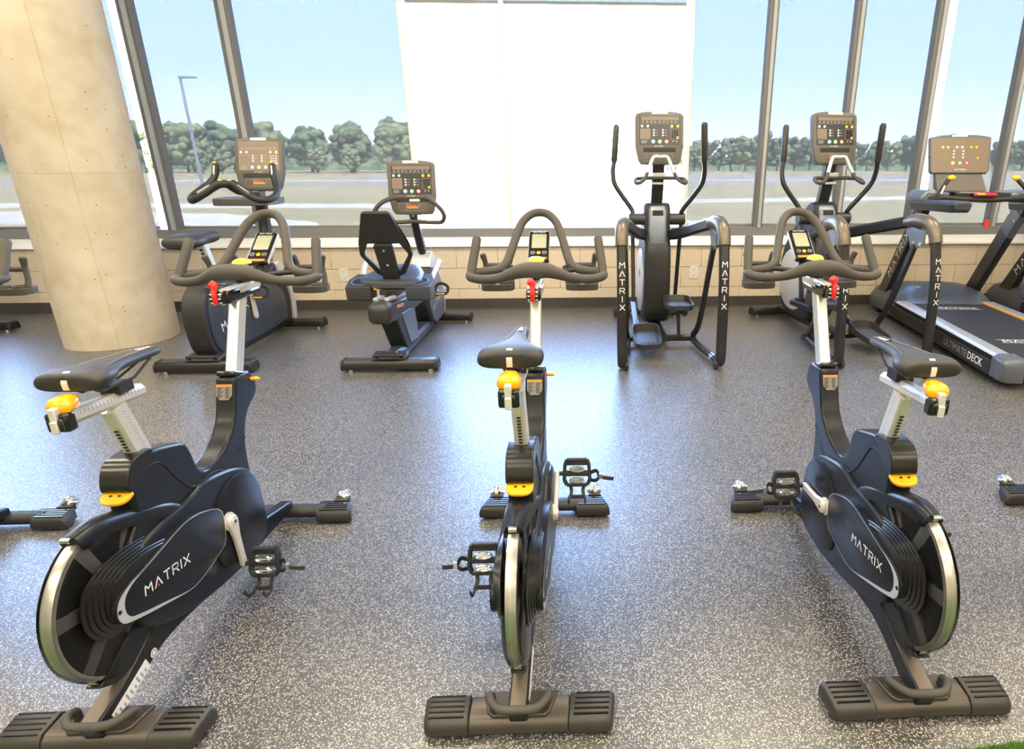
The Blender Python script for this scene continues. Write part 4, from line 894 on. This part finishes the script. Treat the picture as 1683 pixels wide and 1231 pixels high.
# ------------------------------------------------------------------ elliptical trainers
def elliptical(loc, rz, label, flip, flipA=1):
    Yb = 4.85; OFF = (0, -Yb, 0); o = empty('elliptical_trainer', loc, rz); tag(o, label, 'elliptical', 'elliptical trainers')
    D_ = lambda: MB(OFF)
    stab_bar(o, OFF, 5.64, .32, 'front_base')
    q = D_(); q.bar([(0, 4.60, .075), (0, 5.64, .075)], .10, .07); q.build('floor_beam', 'dark_frame', o)
    q = D_(); q.bar([(-.29, 4.66, .06), (.29, 4.66, .06)], .055, .05); q.build('cross_tube', 'dark_frame', o)
    # drive tower
    tp = [(4.93, .16), (4.905, .32), (4.90, .50), (4.92, .70), (4.965, .78), (5.0, .86), (5.01, 1.0), (5.06, 1.08), (5.16, 1.06), (5.30, .92), (5.50, .70), (5.56, .45), (5.50, .20), (5.35, .10), (5.05, .10)]
    q = D_(); q.prism([tuple(p) for p in cr(tp, 3, True)], -.108, .108); q.build('drive_tower', 'matte_black', o, bevel=.03, seg=3)
    q = D_(); q.prism([(4.985, .72), (4.955, .755), (4.99, 1.01), (5.05, 1.075), (5.12, 1.05), (5.10, .72)], -.075, .075); nk = q.build('tower_neck', 'slate_light', o, bevel=.02, seg=3)
    q = D_(); q.prismf([(-.045, .0), (.045, .0), (.050, .20), (.038, .215), (-.038, .215), (-.050, .20)], (0, 4.965, .785), (1, 0, 0), (0, .135, .99), (0, -.99, .135), -.01, .004); q.mi(1).prismf([(-.045, .205), (.045, .205), (.040, .245), (-.040, .245)], (0, 4.965, .785), (1, 0, 0), (0, .135, .99), (0, -.99, .135), -.01, .010); q.build('bottle_pocket', ['warm_metal', 'gloss_black'], nk, bevel=.003)
    q = D_(); q.prismf([(-.098, .66), (.098, .66), (.108, .76), (-.108, .76)], (0, 4.912, 0), (1, 0, 0), (0, .06, 1), (0, -1, .06), -.03, .006); q.build('tower_collar', 'gloss_black', nk, bevel=.006)
    for s in (-1, 1):
        q = D_(); q.lathe([(0, .012), (.24, .010), (.268, .004), (.275, -.01), (.275, -.02)], (s * .112, 5.26, .42), (s, 0, 0), 40); dc = q.build('side_disc', 'fairing_silver', o, smooth=35)
        q = D_(); q.prismf([(-.02, .03), (.02, .03), (.015, -.02), (0, -.035), (-.015, -.02)], (s * .125, 5.16, .50), (0, 1, 0), (0, 0, 1), (s, 0, 0), 0, .002); q.build('disc_emblem', 'slate', dc)
    q = D_(); q.bar([(0, 5.13, 1.02), (0, 5.075, 1.20), (0, 5.03, 1.44)], .095, .085, up=(0, 1, .2)); q.build('mast', 'dark_frame', o)
    q = D_(); q.box((0, 4.995, 1.30), (.10, .02, .03)); q.box((0, 5.005, 1.235), (.09, .02, .018)); q.build('mast_bracket', 'fairing_silver', o, bevel=.004)
    cardio_console(o, OFF, (0, 5.02, 1.575), 12, H=.40)
    # fixed grips below the console
    for s in (-1, 1):
        q = D_(); q.tube(cr([(0, 4.93, 1.432), (s * .04, 4.925, 1.433), (s * .06, 4.92, 1.420), (s * .085, 4.90, 1.36), (s * .105, 4.88, 1.315)], 4), .015, 8); g = q.build('pulse_bar', 'fairing_silver', o, smooth=60)
        q = D_(); q.tube(cr([(s * .105, 4.88, 1.315), (s * .125, 4.86, 1.275), (s * .165, 4.83, 1.245), (s * .195, 4.86, 1.245), (s * .185, 4.93, 1.27), (s * .12, 4.99, 1.275), (0, 5.0, 1.275)], 4), .015, 8); q.build('bar_end', 'grip', g, smooth=60)
    # swinging arms
    for s in (-1, 1):
        fwd = (.16 if s * flipA < 0 else -.16)
        q = D_(); q.cyl((s * .07, 5.06, .955), (s * .225, 5.06, .955), .048, n=18); q.mi(1).cyl((s * .225, 5.06, .955), (s * .230, 5.06, .955), .040, n=18); hu = q.build('arm_hub', ['base_cap', 'matte_black'], o, smooth=40)
        arm = cr([(s * .195, 5.06, .97), (s * .205, 5.06 + fwd * .15, 1.03), (s * .285, 5.06 + fwd * .35, 1.14), (s * .345, 5.06 + fwd * .5, 1.235), (s * .355, 5.06 + fwd * .65, 1.33), (s * .345, 5.06 + fwd * .75, 1.40)], 4)
        q = D_(); q.tube(arm, .019, 10); ar = q.build('moving_arm', 'dark_frame', o, smooth=60)
        q = D_(); q.tube([(s * .345, 5.06 + fwd * .75, 1.395), (s * .344, 5.06 + fwd * .76, 1.41), (s * .326, 5.06 + fwd * 1.0, 1.66), (s * .325, 5.06 + fwd * 1.02, 1.678)], [.021, .026, .025, .016], 12); q.build('arm_grip', 'base_cap', ar, smooth=50)
        q = D_(); q.bar([(s * .20, 5.06, .93), (s * .195, 5.06 - fwd * .9, .30)], .03, .045, up=(0, 1, 0)); q.build('lower_link', 'dark_frame', ar)
    # A-frame: shoulder arch, front leg sweeping to the floor, inner stay
    for s in (-1, 1):
        q = D_(); q.bar(cr([(s * .06, 5.10, .83), (s * .14, 4.95, .845), (s * .22, 4.72, .90), (s * .285, 4.50, .955), (s * .325, 4.36, .985)], 4), .06, .085); q.build('shoulder_arch', 'dark_frame', o)
        q = D_(); q.tube(cr([(s * .315, 4.42, .975), (s * .332, 4.30, .995), (s * .345, 4.20, .975), (s * .350, 4.145, .91), (s * .350, 4.125, .855)], 4), [.042, .046, .050, .051, .050, .050, .049, .048, .047, .046, .046, .045, .045, .045, .045, .045, .045][:17], 12); sh = q.build('shoulder_cap', 'warm_metal', o, smooth=60)
        q = D_(); q.prism([(4.42, .955), (4.20, .93), (4.19, .845), (4.27, .80), (4.33, .80), (4.36, .86)], s * .305, s * .318); q.build('joint_plate', 'slate_light', sh, bevel=.003)
        for y in (4.225, 4.30):
            q = D_(); q.cyl((s * .30, y, .838), (s * .330, y, .838), .016, n=12); q.build('joint_bolt', 'chrome', sh, smooth=40)
        leg = cr([(s * .350, 4.13, .87), (s * .350, 4.075, .65), (s * .350, 4.045, .42), (s * .350, 4.035, .22), (s * .348, 4.02, .11), (s * .345, 4.03, .05), (s * .34, 4.09, .038)], 4)
        q = D_(); q.bar(leg, .068, .05, up=(0, 1, .2)); lg = q.build('front_leg', 'dark_frame', o, smooth=40)
        q = D_()
        for k, ch in enumerate('MATRIX'):
            z = .735 - k * .056; j = min(range(len(leg) - 1), key=lambda i: abs((leg[i].z + leg[i + 1].z) / 2 - z)); a_, b_ = leg[j], leg[j + 1]
            y = lerp(a_.y, b_.y, (z - a_.z) / (b_.z - a_.z)) - .0268; vv = (a_ - b_).normalized()
            logo(q, (s * .350, y, z), (1, 0, 0), vv, .036, .3, .15, .0015, word=ch, red=1)
        q.build('leg_lettering', ['white_print', 'red_print'], lg)
        q = D_(); q.tube(cr([(s * .335, 4.10, .045), (s * .315, 4.25, .045), (s * .285, 4.45, .045), (s * .26, 4.64, .055)], 4), .026, 12); q.mi(1).tube([(s * .332, 4.13, .045), (s * .323, 4.19, .045)], .031, 12); q.build('floor_tube', ['dark_frame', 'chrome'], o, smooth=50)
        q = D_(); q.lathe([(.008, -.012), (.032, -.012), (.036, 0), (.032, .012), (.008, .012)], (s * .315, 4.03, .038), (1, 0, 0), 18); q.build('floor_wheel', 'matte_black', lg)
        q = D_(); q.bar(cr([(s * .315, 4.29, .83), (s * .300, 4.36, .60), (s * .290, 4.45, .35), (s * .280, 4.55, .17), (s * .262, 4.645, .085)], 4), .035, .05, up=(0, 1, .2)); q.build('inner_stay', 'dark_frame', o)
    # pedals on their arms
    for s in (-1, 1):
        lowp = (s * flip < 0); py = 4.42 if lowp else 4.66; pz = .135 if lowp else .335; px = s * .135
        q = D_(); q.bar([(px * 1.35, 4.60, pz - .06), (px * 1.35, 5.10, .25)], .045, .05); q.build('pedal_arm', 'slate_light' if lowp else 'dark_frame', o)
        pl = [tuple(p) for p in cr([(-.085, -.17), (-.105, -.05), (-.10, .12), (-.05, .17), (.05, .17), (.10, .12), (.105, -.05), (.085, -.17), (0, -.185)], 3, True)]
        q = D_(); tl = Vector((0, 1, .12 if lowp else -.05)).normalized(); nn = Vector((0, -tl.z, tl.y)); c0 = Vector((px, py, pz))
        f0 = lambda f, h: [c0 + Vector((1, 0, 0)) * x * f + tl * y * f + nn * (h + (.035 if y > .02 else .012 if y > -.1 else .004) * (1 if h > .001 else 0)) for x, y in pl]
        q.loft([f0(.90, -.028), f0(1.0, -.018), f0(1.02, .012), f0(.93, .012), [c0 + Vector((1, 0, 0)) * x * .86 + tl * y * .86 + nn * .0 for x, y in pl]]); pd = q.build('foot_pedal', 'base_cap', o, smooth=40)
        q = D_()
        for k in range(9): q.box(c0 + Vector((-.06 + .015 * k, 0, 0)) + tl * -.02 + nn * .002, (.006, .20, .004), rx=math.degrees(math.asin(tl.z)))
        q.build('pedal_tread', 'console_side', pd)['kind'] = 'stuff'
        q = D_(); q.bar([c0 + nn * -.02 + tl * .1, Vector((s * .20, 5.0, pz * .6 + .1))], .03, .03); q.cyl((s * .16, py + .12, pz - .02), (s * .16, 4.72, .07), .014, n=8); q.build('pedal_link', 'dark_frame', o)
    return o
elliptical((.63, 4.85, 0), 0, 'elliptical trainer in front of the bare bright window', 1)
elliptical((2.045, 4.85, 0), 7.6, 'elliptical trainer turned slightly, between the right cycling bike and the treadmill', -1)

# ------------------------------------------------------------------ treadmills
def treadmill(loc, rz, label):
    o = empty('treadmill', loc, rz); tag(o, label, 'treadmill', 'treadmills')
    D_ = MB
    for s in (-1, 1):
        q = D_(); q.prism([(.14, .05), (2.2, .05), (2.2, .19), (.14, .185)], s * .33, s * .44); fr = q.build('side_frame', 'dark_frame', o, bevel=.006)
        q = D_(); q.loft([[(s * x, y, z) for x, z in ((.325, .188), (.338, .200), (.425, .200), (.445, .185))] for y in (.14, 1.80)]); sr = q.build('foot_rail', 'rail_silver', o, bevel=.002)
        q = D_()
        for k in range(5): q.box((s * (.350 + .016 * k), .97, .2005), (.004, 1.62, .0015))
        q.build('rail_groove', 'tread_grey', sr)['kind'] = 'stuff'
        q = D_(); q.loft([[(s * x, y, z) for x, z in ((.31, .045), (.31, .205 - d), (.42 - d, .205 - d), (.452 - d, .18 - d), (.455 - d, .06), (.44 - d, .045))] for y, d in ((.15, 0), (.06, 0), (.015, .012), (0, .035))]); q.build('rear_end_cap', 'tread_grey', o, bevel=.006)
        q = D_(); q.cyl((s * .36, .18, 0), (s * .36, .18, .05), .028, n=12); q.build('levelling_foot', 'matte_black', fr)
        # slanted upright
        q = D_(); q.bar([(s * .405, 2.30, .03), (s * .405, 1.62, 1.06)], .065, .17, up=(0, 1, .66)); up_ = q.build('upright', 'dark_frame', o, smooth=25)
        q = D_(); d_ = Vector((0, -.68, 1.03)).normalized(); nn = Vector((0, -d_.z, d_.y))
        c0 = Vector((s * .405, 2.30, .03)).lerp(Vector((s * .405, 1.62, 1.06)), .52) + nn * .0855
        cc_ = Vector((s * .4378, 2.30, .03)).lerp(Vector((s * .4378, 1.62, 1.06)), .56); n_ = Vector((s, 0, 0)); uu = d_ if s < 0 else -d_
        logo(q, cc_, uu, n_.cross(uu), .068, .5, .15, .001, red=1)
        q.build('upright_lettering', ['white_print', 'red_print'], up_)
        q = D_(); q.bar([(s * .405, 1.78, .82), (s * .405, 1.655, 1.01)], .068, .175, up=(0, 1, .66)); q.build('upright_bracket', 'tread_grey', up_)
        for t_ in (-.05, .04):
            q = D_(); q.cyl((s * .40 - .035, 1.70 + t_, .96 + t_ * .66), (s * .40 + .038, 1.70 + t_, .96 + t_ * .66), .011, n=10); q.build('bracket_bolt', 'chrome', up_)
        # side arm pad and dash wing
        q = D_(); q.loft([[(s * x, y, z + .03 * (1.7 - y)) for x, z in ((.34, 1.015), (.47, 1.015), (.490, 1.075), (.46, 1.10), (.35, 1.10), (.320, 1.075))] for y in (1.72, 1.02)] + [[(s * (.405 + (x - .405) * .8), .98, 1.09 + (z - 1.068) * .7) for x, z in ((.34, 1.015), (.47, 1.015), (.490, 1.075), (.46, 1.10), (.35, 1.10), (.320, 1.075))]]); q.build('arm_rest', 'slate', o, bevel=.008)
        q = D_(); q.loft([[(s * x, y, z) for x, z in ((.24, 1.10), (.47, 1.06), (.485, 1.12), (.43, 1.18), (.24, 1.16))] for y in (1.55, 1.86)]); q.build('dash_wing', 'slate_light', o, bevel=.02, seg=3)
        q = D_(); q.tube(cr([(s * .36, 1.50, 1.125), (s * .33, 1.52, 1.19), (s * .27, 1.56, 1.265)], 4), .017, 8); gp = q.build('grip_post', 'matte_black', o, smooth=60)
        q = D_(); q.bar([(s * .345, 1.492, 1.150), (s * .318, 1.508, 1.215)], .014, .006, up=(0, -1, .3)); q.build('pulse_plate', 'fairing_silver', gp)
        q = D_(); q.ell((s * .255, 1.55, 1.275), (.034, .018, .022)); q.build('speed_toggle', 'yellow', gp, smooth=70)
    q = D_(); q.box((-.452, 1.0, .105), (.014, 1.70, .10)); sk = q.build('side_skirt', 'matte_black', o, bevel=.004)
    def word(txt, size, bold):
        cu_ = bpy.data.curves.new('t', 'FONT'); cu_.body = txt; cu_.size = size; cu_.align_x = 'CENTER'; cu_.align_y = 'CENTER'; cu_.offset = .0009 * bold; cu_.resolution_u = 2
        to = bpy.data.objects.new('t', cu_); COL.objects.link(to); me = bpy.data.meshes.new_from_object(to.evaluated_get(bpy.context.evaluated_depsgraph_get())); bpy.data.objects.remove(to); return me
    for txt, y, b_, mt in (('ULTIMATE', .615, 0, 'grey_print'), ('DECK', .33, 1.6, 'white_print')):
        me = word(txt, .075, b_); me.materials.append(MATS[mt]); t_ = bpy.data.objects.new('skirt_lettering', me); COL.objects.link(t_); t_.parent = sk; t_.location = (-.4602, y, .108); t_.rotation_euler = (R(90), 0, R(-90))
    q = D_(); q.box((0, .95, .180), (.62, 1.90, .022)); bt_ = q.build('running_belt', 'belt', o, bevel=.005)
    q = D_(); q.tube([(-.31, .03, .165), (.31, .03, .165)], .036, 14); q.build('rear_roller', 'belt', bt_)
    q = D_()
    for y in (.50, 1.55):
        logo(q, (-.02, y, .1915), (1, 0, 0), (0, 1, 0), .050, .4, .2, .0006); q.box((-.02, y + .035, .1918), (.40, .006, .0006)); q.box((-.02, y - .038, .1918), (.40, .006, .0006))
    q.build('belt_lettering', 'white_print', bt_)
    q = D_(); q.box((.317, .97, .196), (.016, 1.62, .012)); q.build('edge_stripe', 'orange', o)
    hp_ = [tuple(p) for p in cr([(1.72, .195), (1.80, .215), (1.95, .275), (2.10, .305), (2.28, .30), (2.40, .24), (2.42, .10)], 4)] + [(2.42, .05), (1.72, .05)]
    q = D_(); L_ = []
    for x, f0 in ((-.45, .55), (-.42, .80), (-.30, .95), (-.15, 1), (.15, 1), (.30, .95), (.42, .80), (.45, .55)): L_.append([(x, y, .05 + (z - .05) * f0) for y, z in hp_])
    q.loft(L_); hd = q.build('motor_hood', 'tread_grey', o, smooth=45)
    q = D_(); q.ell((-.16, 2.02, .287), (.035, .02, .006)); q.build('hood_badge', 'fairing_silver', hd, smooth=60)
    # dash, bar and console
    q = D_(); q.loft([[(x * w_, y, z) for x, z in ((-1, 1.10), (1, 1.10), (1, 1.16), (-1, 1.17))] for y, w_ in ((1.50, .20), (1.54, .24), (1.75, .27), (1.95, .22))]); q.build('dash', 'gloss_black', o, bevel=.012)
    q = D_(); q.box((-.01, 1.62, 1.175), (.12, .02, .01)); q.build('dash_slot', 'overlay_tan', o)
    q = D_(); q.tube(cr([(-.41, 1.55, 1.10), (-.34, 1.50, 1.120), (-.18, 1.485, 1.112), (0, 1.48, 1.105), (.18, 1.485, 1.112), (.34, 1.50, 1.120), (.41, 1.55, 1.10)], 4), .021, 10); q.build('front_handlebar', 'matte_black', o, smooth=60)
    q = D_(); q.tube([(-.095, 1.462, 1.145), (-.085, 1.46, 1.148), (.07, 1.46, 1.148), (.08, 1.462, 1.145)], [.01, .014, .014, .01], 10); sb = q.build('stop_bar', 'red', o, smooth=60)
    q = D_(); q.box((-.05, 1.447, 1.153), (.06, .006, .012)); q.build('stop_mark', 'yellow', sb)
    q = D_(); q.tube(cr([(.05, 1.46, 1.10), (.055, 1.458, 1.02), (.045, 1.46, .945)], 4), .0018, 5); ck = q.build('safety_cord', 'matte_black', o)
    q = D_(); q.prismf([(-.012, .03), (.008, .035), (.02, .0), (.012, -.035), (-.010, -.03), (-.02, .0)], (.042, 1.46, .918), (1, 0, 0), (0, 0, 1), (0, -1, 0), -.008, .008); q.build('safety_clip', 'red', ck, bevel=.002)
    c = Vector((0, 2.02, 1.465)); cu = Vector((1, 0, 0)); cv = Vector((0, math.sin(R(16)), math.cos(R(16)))); cn = Vector((0, -cv.z, cv.y))
    oc = [(-.262, .135), (-.255, .146), (-.15, .162), (0, .168), (.15, .162), (.255, .146), (.262, .135), (.250, -.150), (.235, -.165), (-.235, -.165), (-.250, -.150)]
    q = D_(); q.loft([[c + cu * x * .94 + cv * y * .95 - cn * .06 for x, y in oc], [c + cu * x * 1.01 + cv * y * 1.01 - cn * .03 for x, y in oc], [c + cu * x + cv * y for x, y in oc]]); hs = q.build('console', 'console_side', o, bevel=.004)
    q = D_(); q.prismf([(x * .955, y * .95) for x, y in oc if y < .15 or abs(x) > .2], c, cu, cv, cn, 0, .002); q.build('display_panel', 'overlay_tan', hs)
    q = D_(); q.prismf([(-.075, .146), (.055, .146), (.055, .166), (-.075, .166)], c, cu, cv, cn, -.004, .006); q.build('console_badge', 'fairing_silver', hs)
    q = D_()
    for x, y, r, k in ((-.150, .058, .011, 1), (-.105, .058, .011, 1), (-.03, .058, .011, 0), (.015, .058, .011, 0), (.09, .058, .011, 1), (.135, .058, .011, 1), (-.02, .10, .006, 2), (.025, .10, .006, 2), (.15, -.035, .009, 1), (-.125, -.035, .006, 2), (-.09, -.035, .006, 2), (-.125, -.012, .005, 2)): q.mi(k).prismf(ngon(x, y, r, 12), c, cu, cv, cn, .002, .005)
    for x in (-.055, .025):
        for y in (.025, -.002, -.029): q.mi(0).prismf(ngon(x, y, .0085, 10), c, cu, cv, cn, .002, .005)
    for x, k in ((-.06, 4), (.0, 3), (.06, 5)): q.mi(k).prismf(ngon(x, -.078, .0175, 14), c, cu, cv, cn, .002, .004); q.mi(0).prismf(ngon(x, -.078, .010, 12), c, cu, cv, cn, .004, .0055)
    q.build('keypad', ['white_plastic', 'yellow', 'lcd_green', 'green_button', 'orange', 'red'], hs)['kind'] = 'stuff'
    q = D_(); logo(q, c + cv * -.135 + cu * .005, cu, cv, .013, .5, .2, .003); q.build('console_lettering', 'white_print', hs)
    q = D_(); q.loft([[c + cu * x + cv * y - cn * d for x, y, d in ((-.20, -.15, .02), (.20, -.15, .02), (.20, -.15, .05), (-.20, -.15, .05))], [(-.21, 1.86, 1.15), (.21, 1.86, 1.15), (.21, 1.95, 1.14), (-.21, 1.95, 1.14)]]); q.build('console_neck', 'console_grey', o, bevel=.006)
    return o
tm = treadmill((3.13, 3.47, 0), -6, 'treadmill with orange edge stripe on the right side of the picture')
clone(tm, (4.52, 3.55, 0), -3, 'treadmill cut off at the right edge, dark upright showing')
pc_ = empty('power_cord', (4.02, 5.80, 0)); tag(pc_, 'black power cord looping down the wall behind the treadmill', 'cord')
q = MB(); q.tube(cr([(-.06, .02, .40), (-.02, .06, .42), (.03, .10, .34), (.06, .13, .20), (.08, .15, .02)], 6), .009, 8); q.build('cable', 'matte_black', pc_, smooth=70)
q = MB(); q.tube([(.032, .105, .33), (.048, .118, .265)], .013, 8); q.build('cable_tag', 'white_plastic', pc_)
